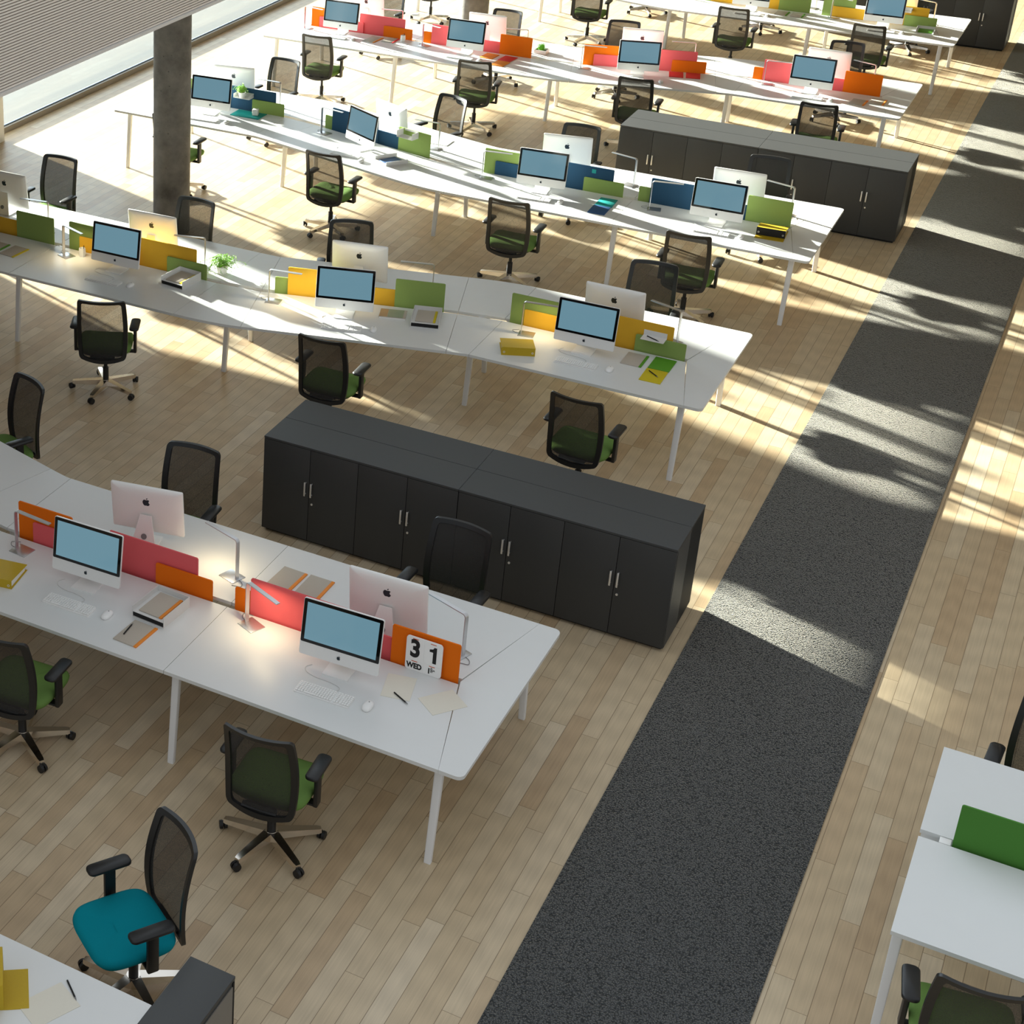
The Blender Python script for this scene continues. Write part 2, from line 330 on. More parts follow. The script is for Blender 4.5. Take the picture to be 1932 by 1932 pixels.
CHAIRS=[
 (-3.504, 7.214, 4.4, 'G', 'green-seated mesh chair, at the carpet end, front side of orange-red calendar bench'),
 (-5.324, 7.216, 4.3, 'G', 'green-seated mesh chair, second from the carpet, front side of orange-red calendar bench'),
 (-3.347, 9.4, -182.5, 'G', 'green-seated mesh chair, at the carpet end, rear side of orange-red calendar bench'),
 (-5.438, 9.413, -175.5, 'G', 'green-seated mesh chair, second from the carpet, rear side of orange-red calendar bench'),
 (-7.231, 9.704, -203.8, 'G', 'green-seated mesh chair, third from the carpet, rear side of orange-red calendar bench'),
 (-7.614, 11.819, 25.3, 'G', 'green-seated mesh chair, third from the carpet, front side of large yellow-green bench'),
 (-5.504, 12.152, 2.3, 'G', 'green-seated mesh chair, second from the carpet, front side of large yellow-green bench'),
 (-3.286, 12.198, -2.5, 'G', 'green-seated mesh chair, at the carpet end, front side of large yellow-green bench'),
 (-9.957, 14.351, -179.4, 'G', 'green-seated mesh chair, at the window end, rear side of large yellow-green bench'),
 (-8.046, 13.969, -182.1, 'G', 'green-seated mesh chair, third from the carpet, rear side of large yellow-green bench'),
 (-6.338, 14.256, -158.8, 'G', 'green-seated mesh chair, second from the carpet, rear side of large yellow-green bench'),
 (-3.531, 14.725, -172.8, 'G', 'green-seated mesh chair, at the carpet end, rear side of large yellow-green bench'),
 (-9.725, 16.752, 2.2, 'G', 'green-seated mesh chair, at the window end, front side of blue-green bench'),
 (-7.584, 16.493, -1.3, 'G', 'green-seated mesh chair, third from the carpet, front side of blue-green bench'),
 (-5.328, 16.128, 2.4, 'G', 'green-seated mesh chair, second from the carpet, front side of blue-green bench'),
 (-3.513, 16.15, 3.2, 'G', 'green-seated mesh chair, at the carpet end, front side of blue-green bench'),
 (-9.64, 19.054, -185.5, 'G', 'green-seated mesh chair, at the window end, rear side of blue-green bench'),
 (-7.228, 18.666, -198.7, 'G', 'green-seated mesh chair, third from the carpet, rear side of blue-green bench'),
 (-5.452, 18.38, -177.5, 'G', 'green-seated mesh chair, second from the carpet, rear side of blue-green bench'),
 (-3.322, 18.361, -173.5, 'G', 'green-seated mesh chair, at the carpet end, rear side of blue-green bench'),
 (-9.82, 20.849, 3.4, 'G', 'green-seated mesh chair, at the window end, front side of distant orange-red bench'),
 (-7.556, 20.777, 10.5, 'G', 'green-seated mesh chair, third from the carpet, front side of distant orange-red bench'),
 (-5.53, 21.093, 5.7, 'G', 'green-seated mesh chair, second from the carpet, front side of distant orange-red bench'),
 (-3.342, 21.174, 5.0, 'G', 'green-seated mesh chair, at the carpet end, front side of distant orange-red bench'),
 (-10.102, 23.529, -183.9, 'G', 'green-seated mesh chair, at the window end, rear side of distant orange-red bench'),
 (-8.073, 22.964, -181.8, 'G', 'green-seated mesh chair, third from the carpet, rear side of distant orange-red bench'),
 (-6.417, 23.231, -170.6, 'G', 'green-seated mesh chair, second from the carpet, rear side of distant orange-red bench'),
 (-3.558, 23.702, -175.5, 'G', 'green-seated mesh chair, at the carpet end, rear side of distant orange-red bench'),
 (-7.666, 25.804, 4.1, 'G', 'green-seated mesh chair, third from the carpet, front side of distant yellow-green bench'),
 (-5.358, 25.299, 2.5, 'G', 'green-seated mesh chair, second from the carpet, front side of distant yellow-green bench'),
 (-3.507, 25.305, 0.9, 'G', 'green-seated mesh chair, at the carpet end, front side of distant yellow-green bench'),
 (-7.41, 28.101, -170, 'G', 'green-seated mesh chair, third from the carpet, rear side of distant yellow-green bench'),
 (-5.516, 27.917, -185, 'G', 'green-seated mesh chair, second from the carpet, rear side of distant yellow-green bench'),
 (-3.331, 27.864, -178, 'G', 'green-seated mesh chair, at the carpet end, rear side of distant yellow-green bench'),
 (-10.25, 25.75, 5, 'G', 'green-seated mesh chair, at the window end, front side of distant yellow-green bench'),
]
COMPUTERS=[
 (-3.495, 8.078, 2.1, 'silver computer with lit screen, at the carpet end, front side of orange-red calendar bench'),
 (-5.358, 8.078, 1.3, 'silver computer with lit screen, second from the carpet, front side of orange-red calendar bench'),
 (-8.104, 12.802, 1.2, 'silver computer with lit screen, third from the carpet, front side of large yellow-green bench'),
 (-5.785, 12.981, 16.3, 'silver computer with lit screen, second from the carpet, front side of large yellow-green bench'),
 (-3.683, 13.366, 0.8, 'silver computer with lit screen, at the carpet end, front side of large yellow-green bench'),
 (-9.75, 17.59, 4.2, 'silver computer with lit screen, at the window end, front side of blue-green bench'),
 (-7.609, 17.312, -28.7, 'silver computer with lit screen, third from the carpet, front side of blue-green bench'),
 (-5.367, 17.027, 4.8, 'silver computer with lit screen, second from the carpet, front side of blue-green bench'),
 (-3.501, 17.024, 1.4, 'silver computer with lit screen, at the carpet end, front side of blue-green bench'),
 (-10.006, 21.804, 1.2, 'silver computer with lit screen, at the window end, front side of distant orange-red bench'),
 (-8.104, 21.732, 1.2, 'silver computer with lit screen, third from the carpet, front side of distant orange-red bench'),
 (-5.785, 21.911, 16.3, 'silver computer with lit screen, second from the carpet, front side of distant orange-red bench'),
 (-3.683, 22.296, 0.8, 'silver computer with lit screen, at the carpet end, front side of distant orange-red bench'),
 (-5.358, 26.158, 1.3, 'silver computer with lit screen, second from the carpet, front side of distant yellow-green bench'),
 (-3.495, 26.158, 2.1, 'silver computer with lit screen, at the carpet end, front side of distant yellow-green bench'),
 (-3.412, 8.578, 182.6, 'silver computer showing its back, at the carpet end, rear side of orange-red calendar bench'),
 (-5.303, 8.746, 191.2, 'silver computer showing its back, second from the carpet, rear side of orange-red calendar bench'),
 (-9.914, 13.514, 180.2, 'silver computer showing its back, at the window end, rear side of large yellow-green bench'),
 (-7.991, 13.278, 182.9, 'silver computer showing its back, third from the carpet, rear side of large yellow-green bench'),
 (-5.938, 13.61, 190.9, 'silver computer showing its back, second from the carpet, rear side of large yellow-green bench'),
 (-3.593, 13.836, 179.6, 'silver computer showing its back, at the carpet end, rear side of large yellow-green bench'),
 (-9.749, 18.157, 189.6, 'silver computer showing its back, at the window end, rear side of blue-green bench'),
 (-5.323, 17.673, 191.0, 'silver computer showing its back, second from the carpet, rear side of blue-green bench'),
 (-3.423, 17.486, 182.7, 'silver computer showing its back, at the carpet end, rear side of blue-green bench'),
 (-9.914, 22.444, 180.2, 'silver computer showing its back, at the window end, rear side of distant orange-red bench'),
 (-7.991, 22.208, 182.9, 'silver computer showing its back, third from the carpet, rear side of distant orange-red bench'),
 (-5.938, 22.54, 190.9, 'silver computer showing its back, second from the carpet, rear side of distant orange-red bench'),
 (-3.593, 22.766, 179.6, 'silver computer showing its back, at the carpet end, rear side of distant orange-red bench'),
 (-3.412, 26.658, 182.6, 'silver computer showing its back, at the carpet end, rear side of distant yellow-green bench'),
 (-7.45, 17.75, 155, 'silver computer turned sideways, third from the carpet, rear side of blue-green bench'),
]
KEYBOARDS=[
 (-3.472, 7.801, 2.1, 'white wired keyboard, at the carpet end, front side of orange-red calendar bench'),
 (-5.336, 7.801, 1.3, 'white wired keyboard, second from the carpet, front side of orange-red calendar bench'),
 (-8.069, 12.502, 1.2, 'white wired keyboard, third from the carpet, front side of large yellow-green bench'),
 (-5.683, 12.706, 16.3, 'white wired keyboard, second from the carpet, front side of large yellow-green bench'),
 (-3.659, 13.083, 0.8, 'white wired keyboard, at the carpet end, front side of large yellow-green bench'),
 (-9.701, 17.306, 4.2, 'white wired keyboard, at the window end, front side of blue-green bench'),
 (-7.669, 17.003, 0, 'white wired keyboard, third from the carpet, front side of blue-green bench'),
 (-5.348, 16.755, 4.8, 'white wired keyboard, second from the carpet, front side of blue-green bench'),
 (-3.477, 16.745, 1.4, 'white wired keyboard, at the carpet end, front side of blue-green bench'),
 (-9.98, 21.524, 1.2, 'white wired keyboard, at the window end, front side of distant orange-red bench'),
 (-8.078, 21.452, 1.2, 'white wired keyboard, third from the carpet, front side of distant orange-red bench'),
 (-5.687, 21.648, 16.3, 'white wired keyboard, second from the carpet, front side of distant orange-red bench'),
 (-3.659, 22.016, 0.8, 'white wired keyboard, at the carpet end, front side of distant orange-red bench'),
 (-5.332, 25.879, 1.3, 'white wired keyboard, second from the carpet, front side of distant yellow-green bench'),
 (-3.465, 25.879, 2.1, 'white wired keyboard, at the carpet end, front side of distant yellow-green bench'),
]
MICE=[
 (-3.193, 7.828, 2.1, 'white mouse, at the carpet end, front side of orange-red calendar bench'),
 (-5.054, 7.827, 1.3, 'white mouse, second from the carpet, front side of orange-red calendar bench'),
 (-7.792, 12.537, 1.2, 'white mouse, third from the carpet, front side of large yellow-green bench'),
 (-5.416, 12.809, 16.3, 'white mouse, second from the carpet, front side of large yellow-green bench'),
 (-3.375, 13.109, 0.8, 'white mouse, at the carpet end, front side of large yellow-green bench'),
 (-9.408, 17.345, 4.2, 'white mouse, at the window end, front side of blue-green bench'),
 (-7.428, 16.897, 0, 'white mouse, third from the carpet, front side of blue-green bench'),
 (-5.068, 16.797, 4.8, 'white mouse, second from the carpet, front side of blue-green bench'),
 (-3.183, 16.77, 1.4, 'white mouse, at the carpet end, front side of blue-green bench'),
 (-9.701, 21.55, 1.2, 'white mouse, at the window end, front side of distant orange-red bench'),
 (-7.799, 21.478, 1.2, 'white mouse, third from the carpet, front side of distant orange-red bench'),
 (-5.424, 21.746, 16.3, 'white mouse, second from the carpet, front side of distant orange-red bench'),
 (-3.379, 22.04, 0.8, 'white mouse, at the carpet end, front side of distant orange-red bench'),
 (-5.052, 25.905, 1.3, 'white mouse, second from the carpet, front side of distant yellow-green bench'),
 (-3.186, 25.909, 2.1, 'white mouse, at the carpet end, front side of distant yellow-green bench'),
]
LAMPS=[
 (-4.241, 8.242, -24.1, 1, 'lit slim silver desk lamp, at the carpet end, front side of orange-red calendar bench'),
 (-4.536, 8.65, 161.9, 1, 'lit slim silver desk lamp, second from the carpet, rear side of orange-red calendar bench'),
 (-6.035, 8.198, -5.9, 0, 'unlit slim silver desk lamp, second from the carpet, front side of orange-red calendar bench'),
 (-2.898, 8.619, 160.1, 0, 'unlit slim silver desk lamp, at the carpet end, rear side of orange-red calendar bench'),
 (-8.763, 12.867, -21.0, 1, 'lit slim silver desk lamp, third from the carpet, front side of large yellow-green bench'),
 (-7.402, 13.278, -164.2, 0, 'unlit slim silver desk lamp, third from the carpet, rear side of large yellow-green bench'),
 (-9.243, 13.31, -169.8, 0, 'unlit slim silver desk lamp, at the window end, rear side of large yellow-green bench'),
 (-6.522, 12.914, 10.0, 1, 'lit slim silver desk lamp, second from the carpet, front side of large yellow-green bench'),
 (-5.275, 13.804, -163.7, 0, 'unlit slim silver desk lamp, second from the carpet, rear side of large yellow-green bench'),
 (-4.274, 13.43, 8.3, 1, 'lit slim silver desk lamp, at the carpet end, front side of large yellow-green bench'),
 (-3.034, 13.935, 160.8, 0, 'unlit slim silver desk lamp, at the carpet end, rear side of large yellow-green bench'),
 (-9.146, 18.247, 179.4, 0, 'unlit slim silver desk lamp, at the window end, rear side of blue-green bench'),
 (-8.276, 17.619, -13.8, 0, 'unlit slim silver desk lamp, third from the carpet, front side of blue-green bench'),
 (-6.845, 17.751, -179.8, 0, 'unlit slim silver desk lamp, third from the carpet, rear side of blue-green bench'),
 (-6.067, 17.104, 9.6, 0, 'unlit slim silver desk lamp, second from the carpet, front side of blue-green bench'),
 (-4.556, 17.7, 164.7, 0, 'unlit slim silver desk lamp, second from the carpet, rear side of blue-green bench'),
 (-4.208, 17.099, 11.9, 0, 'unlit slim silver desk lamp, at the carpet end, front side of blue-green bench'),
 (-2.897, 17.659, 164.5, 1, 'lit slim silver desk lamp, at the carpet end, rear side of blue-green bench'),
 (-10.58, 21.8, -10, 0, 'unlit slim silver desk lamp, at the window end, front side of distant orange-red bench'),
 (-9.283, 22.29, -168.4, 0, 'unlit slim silver desk lamp, at the window end, rear side of distant orange-red bench'),
 (-8.763, 21.797, -21.0, 0, 'unlit slim silver desk lamp, third from the carpet, front side of distant orange-red bench'),
 (-7.402, 22.208, -164.2, 0, 'unlit slim silver desk lamp, third from the carpet, rear side of distant orange-red bench'),
 (-6.522, 21.844, 10.0, 0, 'unlit slim silver desk lamp, second from the carpet, front side of distant orange-red bench'),
 (-5.275, 22.734, -163.7, 0, 'unlit slim silver desk lamp, second from the carpet, rear side of distant orange-red bench'),
 (-4.274, 22.36, 8.3, 0, 'unlit slim silver desk lamp, at the carpet end, front side of distant orange-red bench'),
 (-3.034, 22.865, 160.8, 0, 'unlit slim silver desk lamp, at the carpet end, rear side of distant orange-red bench'),
 (-4.241, 26.322, -24.1, 0, 'unlit slim silver desk lamp, at the carpet end, front side of distant yellow-green bench'),
 (-2.898, 26.699, 160.1, 0, 'unlit slim silver desk lamp, at the carpet end, rear side of distant yellow-green bench'),
 (-4.536, 26.73, 161.9, 0, 'unlit slim silver desk lamp, second from the carpet, rear side of distant yellow-green bench'),
]


# ================================================================== THE SETTING
fl = struct('floor', MB().box(-12.9, -3, -.2, 9, 46, 0).mesh('floor', floor_m, 0))
cp = single('carpet_runner', MB().box(-1.9305, -3, 0.0005, -.697, 45.9, .009, .003).mesh('carpet_runner', carpet_m), (0, 0, 0), 0, 'long charcoal loop carpet runner laid along the wooden floor', 'carpet')
WX = -12.78
wl = MB()
wl.box(WX - .3, -3, 0, WX, 14.39, 9)                   # solid wall before the windows
wl.box(WX - .3, 15.45, 0, WX, 17.0, 9); wl.box(WX - .3, 16.95, 0, WX + .18, 17.19, 9)               # pier between the two windows
wl.box(WX - .3, 14.39, 2.62, WX, 15.45, 9); wl.box(WX - .3, 17.19, 4.8, WX, 46, 9)
struct('wall_left', wl.mesh('wall_left', wall_m, 0))
for k, (y0, y1, zt) in enumerate(((14.39, 15.45, 2.62), (17.19, 46, 4.8))):
    b = MB(); b.box(WX - .10, y0, 0, WX, y1, .075); b.box(WX - .10, y0, zt - .06, WX, y1, zt)
    b.box(WX - .10, y0, .075, WX, y0 + .02, zt - .06); b.box(WX - .10, y1 - .05, .075, WX, y1, zt - .06)
    f = struct('window_%d' % (k + 1), b.mesh('window_frame', frame_m, 0))
    struct('gasket', MB().box(WX - .066, y0 + .02, .075, WX - .044, y1 - .05, .087).mesh('gasket', gasket_m, 0), f)
    struct('pane', MB().box(WX - .06, y0 + .021, .088, WX - .05, y1 - .051, zt - .061).mesh('pane', glass_m, 0), f)
ce = MB().box(WX, -3, 4.85, -7.0, 46, 5.05); ce.box(-7.0, 14.5, 4.85, 9, 46, 5.05)  # added out of view, keeps the far rows dark
struct('added_ceiling', ce.mesh('added_ceiling', ceil_m, 0))
fa = MB()
z = 3.535
while z < 4.80:
    fa.box(-7.0, -3, z, -6.982, 46, z + .0138); z += .0216
tr = struct('trim_1', fa.mesh('slat_fascia', slat_m, 0))
struct('backing', MB().box(-7.03, -3, 3.53, -6.992, 46, 4.85).mesh('backing', slat_back_m, 0), tr)
struct('edge_strip', MB().box(-7.035, -3, 3.508, -6.962, 46, 3.53).mesh('edge_strip', wall_m, 0), tr)
for x, y in ((-9.142, 15.6), (-9.2, 24.9)):
    ring = lambda z, r=.206 if y < 20 else .222: [(x + r * math.cos(2 * math.pi * i / 56), y + r * math.sin(2 * math.pi * i / 56), z) for i in range(56)]
    struct('column', MB().loft([ring(0), ring(4.85)]).mesh('column', concrete_m, 30))
struct('added_wall_right', MB().box(8.7, 15, 0, 9, 46, 4.85).mesh('added_wall_right', dark_wall_m, 0))  # unseen wall added to keep light off the far end
struct('added_wall_back', MB().box(WX, 45.7, 0, 9, 46, 4.85).mesh('added_wall_back', dark_wall_m, 0))  # also added outside the view to darken the far end
struct('terrace_ground', MB().box(-70, -20, -.5, WX - .3, 90, -.05).mesh('terrace_ground', ground_m, 0))

# ================================================================== STORAGE CABINETS
def cabinet_parts(back):
    """1.594 wide, .356 deep, .849 high, four doors on the -Y face (or +Y when back)"""
    W, DP, H = 1.594, .355, .849
    body = MB().box(0, .02, .03, W, DP, H - .018); body.box(0, 0, H - .018, W, DP, H, .002); body.box(.0, .018, .03, .016, DP, H - .018)
    parts = [('body', body.mesh('cabinet_body', cab_top, 0), None), ('plinth', MB().box(.02, .04, 0, W - .02, DP - .02, .03).mesh('plinth', cab_gap, 0), None)]
    dw = W / 4
    for i in range(4):
        parts.append(('door', MB().box(i * dw + .002, 0, .032, (i + 1) * dw - .002, .018, H - .021, .0015).mesh('door', cab_door, 25), None)); d = len(parts) - 1
        hx = (i + 1) * dw - .026 if i % 2 == 0 else i * dw + .026
        h = MB().box(hx - .007, -.03, .435, hx + .007, -.02, .555, .003); h.cyl((hx, 0, .447), (hx, -.022, .447), .004, n=8); h.cyl((hx, 0, .543), (hx, -.022, .543), .004, n=8)
        parts.append(('handle', h.mesh('handle', chrome), d))
        if i % 2: parts.append(('lock', MB().cyl((hx + .004, .001, .365), (hx + .004, -.006, .365), .009, n=12).mesh('lock', chrome), d))
    return parts
CABP = cabinet_parts(0)
BLK = ((10.377, 'behind the orange-red calendar bench'), (19.382, 'behind the blue-green bench'), (28.564, 'behind the distant yellow-green bench'))
for y0, where in BLK:
    for i, end in enumerate(('end away from the carpet', 'end at the carpet')):
        x0 = -5.237 + i * 1.596
        tree('storage_cabinet', CABP, (x0, y0, 0), 0, f'charcoal four-door cabinet facing front, {end}, {where}', 'cabinet', 'charcoal storage cabinets')
        tree('storage_cabinet', CABP, (x0 + 1.594, y0 + .714, 0), 180, f'charcoal four-door cabinet facing away, {end}, {where}', 'cabinet', 'charcoal storage cabinets')

# ================================================================== BENCH DESKS
DEP = .852
def outline(cap, hl, near):
    """one half of a desk top; V cut where an end board joins"""
    s = -1 if near else 1
    r = (hl - .0004, hl - .2066) if cap == 'R' else (hl - .0018, hl - .0018)
    l = (-hl + .0004, -hl + .2066) if cap == 'L' else (-hl + .0018, -hl + .0018)
    return [(l[0], s * DEP), (r[0], s * DEP), (r[1], s * .032), (l[1], s * .032)]
def leg_mesh(x, y, h=TOP - .025, y0=0.0):
    s = -.07 if y > y0 else .07
    R = lambda q, yy, zz: [(a, b, zz) for a, b in rrect(x - .027 * q, y + yy - .022 * q, x + .027 * q, y + yy + .022 * q, .009 * q, 3)]
    return MB().loft([R(.80, 0, 0), R(.82, s * .02, .012), R(1.0, s, h)]).mesh('leg', edge_white)
def desk_parts(cap, hl, legs):
    P = [('tabletop', MB().prism(outline(cap, hl, True), TOP - .025, TOP).mesh('tabletop', white, 20), None),
         ('tabletop', MB().prism(outline(cap, hl, False), TOP - .025, TOP).mesh('tabletop', white, 20), None)]
    b = MB()
    for s in (-1, 1): b.box(-hl + .05, s * .5 - .02, TOP - .066, hl - .05, s * .5 + .02, TOP - .0255)
    P.append(('beam', b.mesh('beam', edge_white, 0), None))
    t = MB().box(-hl + .01, -.055, .63, hl - .22, .055, .634); t.box(-hl + .01, -.058, .63, hl - .22, -.055, .7095); t.box(-hl + .01, .055, .63, hl - .22, .058, .7095)
    P.append(('cable_tray', t.mesh('cable_tray', alu_soft, 0), None))
    if cap:
        s = 1 if cap == 'R' else -1
        xe = hl + .148; a = rrect(0, -DEP, xe, DEP, .045, 6)
        poly = [(x, y) for x, y in a if x > .1]
        poly = [(hl + .0004, -DEP), (hl - .206, 0), (hl + .0004, DEP)] + sorted([p for p in poly if p[1] > 0], key=lambda p: (-p[1], p[0])) + sorted([p for p in poly if p[1] < 0], key=lambda p: (-p[1], -p[0]))
        P.append(('end_board', MB().prism([(s * x, y) for x, y in poly], TOP - .025, TOP).mesh('end_board', white, 20), None))
    for x, y in legs: P.append(('leg', leg_mesh(x, y), None))
    return P
def wedge(mr, ml, yoff, legs, label):
    """fan shaped board between module mr (on the carpet side) and ml"""
    (rx, ry, ra, rh), (lx, ly, la, lh) = mr, ml
    P = []
    for s in (-1, 1):
        R0 = rot2((-rh - .002, s * DEP), ra, (rx, ry)); R1 = rot2((-rh - .002, s * .032), ra, (rx, ry))
        L0 = rot2((lh + .002, s * DEP), la, (lx, ly)); L1 = rot2((lh + .002, s * .032), la, (lx, ly))
        d1 = (-math.cos(ra), -math.sin(ra)); d2 = (math.cos(la), math.sin(la))
        det = d1[0] * -d2[1] + d2[0] * d1[1]
        t = ((L0[0] - R0[0]) * -d2[1] + d2[0] * (L0[1] - R0[1])) / det
        c = (R0[0] + d1[0] * t, R0[1] + d1[1] * t)
        poly = bez(R0, c, L0, 12) + [L1, R1]
        P.append(('tabletop', MB().prism(poly, TOP - .025, TOP).mesh('tabletop', white, 20), None))
    cx, cy = (rot2((-rh, 0), ra, (rx, ry))[0] + rot2((lh, 0), la, (lx, ly))[0]) / 2, (rot2((-rh, 0), ra, (rx, ry))[1] + rot2((lh, 0), la, (lx, ly))[1]) / 2
    aa = (ra + la) / 2
    b = MB().box(-.025, -.6, TOP - .066, .025, .6, TOP - .0255, M=Matrix.Translation((cx, cy, 0)) @ Matrix.Rotation(aa, 4, 'Z'))
    P.append(('beam', b.mesh('beam', edge_white, 0), None))
    for x, y in legs: P.append(('leg', leg_mesh(x, y, y0=cy), None))
    tree('link_desk', P, (0, yoff, 0), 0, label, 'desk', 'fan-shaped link desks')
A15 = RAD(15)
ODD = [(-3.52, 8.36, 0, .915), (-5.346, 8.36, 0, .911), (-7.572, 8.671, -A15, .912), (-9.81, 8.985, 0, .911)]
EVEN = [(-3.585, 13.64, 0, .925), (-5.806, 13.331, A15, .914), (-8.04, 13.055, 0, .912), (-9.867, 13.055, 0, .911)]
ROWN = {1: 'orange-red calendar bench', 2: 'large yellow-green bench', 3: 'blue-green bench', 4: 'distant orange-red bench', 5: 'distant yellow-green bench'}
MODN = {0: 'at the carpet end', 1: 'second from the carpet', 2: 'third from the carpet', 3: 'at the window end'}
OFFS = {1: 0.0, 2: 0.0, 3: 8.96, 4: 8.93, 5: 18.08}
ODD_P = [desk_parts('R', .915, [(.885, -.80), (.885, .80), (-.884, -.80), (-.884, .80)]), desk_parts(None, .911, []), desk_parts(None, .912, []), desk_parts('L', .911, [(-.875, -.80), (-.875, .80)])]
EVEN_P = [desk_parts('R', .925, [(.885, -.79), (.885, .79)]), desk_parts(None, .914, []), desk_parts(None, .912, [(-.882, -.79), (-.882, .79)]), desk_parts('L', .911, [(-.875, -.79), (-.875, .79)])]
SCHEME = {1: ('orange', 'red', 'red', 'orange'), 2: ('green', 'yellow', 'yellow', 'green'), 3: ('green', 'navy', 'navy', 'green'), 4: ('orange', 'red', 'red', 'orange'), 5: ('green', 'yellow', 'yellow', 'green')}
WORD = {'orange': 'orange', 'red': 'coral red', 'green': 'green', 'yellow': 'mustard yellow', 'navy': 'navy blue', 'deep green': 'deep green'}
PM = {}
def panel_mesh(col, w, h):
    k = (col, w, h)
    if k not in PM:
        b = MB().add(*(lambda v, n: ([(x, -.0055, z) for x, z in v] + [(x, .0055, z) for x, z in v], [tuple(range(n)), tuple(range(2 * n - 1, n - 1, -1))] + [(i, n + i, n + (i + 1) % n, (i + 1) % n) for i in range(n)]))(rrect(-w / 2, -.03, w / 2, h, .012, 3), 16))
        PM[k] = b.mesh('felt_panel', felt[col], 30)
    return PM[k]
PSET = ((-.56, .45, .271, 'tall', 'outer'), (-.305, .69, .15, 'low', 'inner'), (.317, .693, .271, 'tall', 'main'), (.571, .436, .15, 'low', 'outer'))
def panels(mod, yoff, kind, colours, where, shift=0.0):
    x, y, a, hl = mod; x += shift
    if kind == 'B': a = a + math.pi
    for (px, w, h, ht, pos), c, ly in zip(PSET, colours, (.0115, -.0115, .0115, -.0115)):
        q = rot2((px, ly), a, (x, y + yoff))
        single('desk_screen', panel_mesh(c, w, h), (q[0], q[1], TOP), math.degrees(a), f'{ht} {WORD[c]} felt desk screen, {where}', 'screen', 'felt desk screens')
for r in (1, 2, 3, 4, 5):
    odd = r in (1, 3, 5); L = ODD if odd else EVEN; P = ODD_P if odd else EVEN_P; yo = OFFS[r]
    n = 4
    for k in range(n):
        x, y, a, hl = L[k]
        tree('bench_desk', P[k], (x, y + yo, 0), math.degrees(a), f'white two-sided bench desk {MODN[k]} of the {ROWN[r]}', 'desk', 'white bench desks')
        kind = ('B', 'A')[k % 2] if r in (1, 3, 4) else ('A', 'B')[k % 2]
        panels(L[k], yo, kind, SCHEME[r], f'{MODN[k]} of the {ROWN[r]}', (-.088, 0, 0, .088)[k])
    if odd:
        wedge(L[1], L[2], yo, [(-6.528, 8.01), (-6.44, 8.76)], f'white fan-shaped link desk nearer the carpet in the {ROWN[r]}')
        wedge(L[2], L[3], yo, [(-8.72, 8.565), (-8.63, 9.31)], f'white fan-shaped link desk nearer the windows in the {ROWN[r]}')
    else:
        wedge(L[0], L[1], yo, [(-4.67, 13.244), (-4.765, 13.976)], f'white fan-shaped link desk nearer the carpet in the {ROWN[r]}')
        wedge(L[1], L[2], yo, [(-6.87, 12.72), (-6.97, 13.45)], f'white fan-shaped link desk nearer the windows in the {ROWN[r]}')
RP = desk_parts(None, .911, [(-.875, -.80), (-.875, .80), (.875, -.80), (.875, .80)])
tree('bench_desk', RP, (.747, 8.383, 0), 0, 'white bench desk with deep green screen, across the carpet from the other desks', 'desk', 'white bench desks')
single('desk_screen', panel_mesh('deep green', 1.2, .265), (.605, 8.383, TOP), 0, 'long deep green felt screen on the desk across the carpet', 'screen', 'felt desk screens')
single('screen_clamp', MB().box(-.03, -.026, -.02, .03, .026, .004, .003).mesh('screen_clamp', alu_soft), (-.03, 8.383, TOP - .004), 0, 'grey metal screen clamp in the slot of the desk across the carpet', 'clamp')
CP = [('tabletop', MB().prism([(-1.82, -.852), (-.003, -.852), (-.003, -.032), (-1.82, -.032)], TOP - .025, TOP).mesh('tabletop', white, 20), None),
      ('tabletop', MB().prism([(-1.82, .032), (-.003, .032), (-.003, .852), (-1.82, .852)], TOP - .025, TOP).mesh('tabletop', white, 20), None),
      ('beam', MB().box(-1.78, .48, TOP - .066, -.05, .52, TOP - .0255).mesh('beam', edge_white, 0), None)] + [('leg', leg_mesh(x, y), None) for x in (-1.76, -.06) for y in (-.8, .8)]
tree('bench_desk', CP, (-3.108, 4.32, 0), 0, 'white corner desk holding the mustard folder, beside the dark pedestal', 'desk', 'white bench desks')
# dark pedestal standing against the end of the corner desk
pb = MB().box(0, 0, .03, .25, 1.75, .722); pb.box(-.002, 0, .722, .252, 1.752, .742, .002)
tree('pedestal_cabinet', [('body', pb.mesh('body', cab_top, 25), None), ('plinth', MB().box(.02, .02, 0, .23, 1.73, .03).mesh('plinth', cab_gap, 0), None),
     ('side_panel', MB().box(.2505, .012, .035, .257, 1.72, .700, .001).mesh('side_panel', mat('lit_side_grey', (122, 118, 111), .5, noise=.05, scale=80), 25), None, 'side panel with reflected light in its grey'),  # paler grey carries the light reflected by the dark side
     ('slot_shade', MB().box(.2505, 1.724, .035, .256, 1.738, .718).mesh('slot_shade', ink, 0), None)], (-3.104, 3.785, 0), 0, 'dark grey pedestal cabinet at the end of the corner desk', 'cabinet')  # black strip paints the dark of the slot at this edge

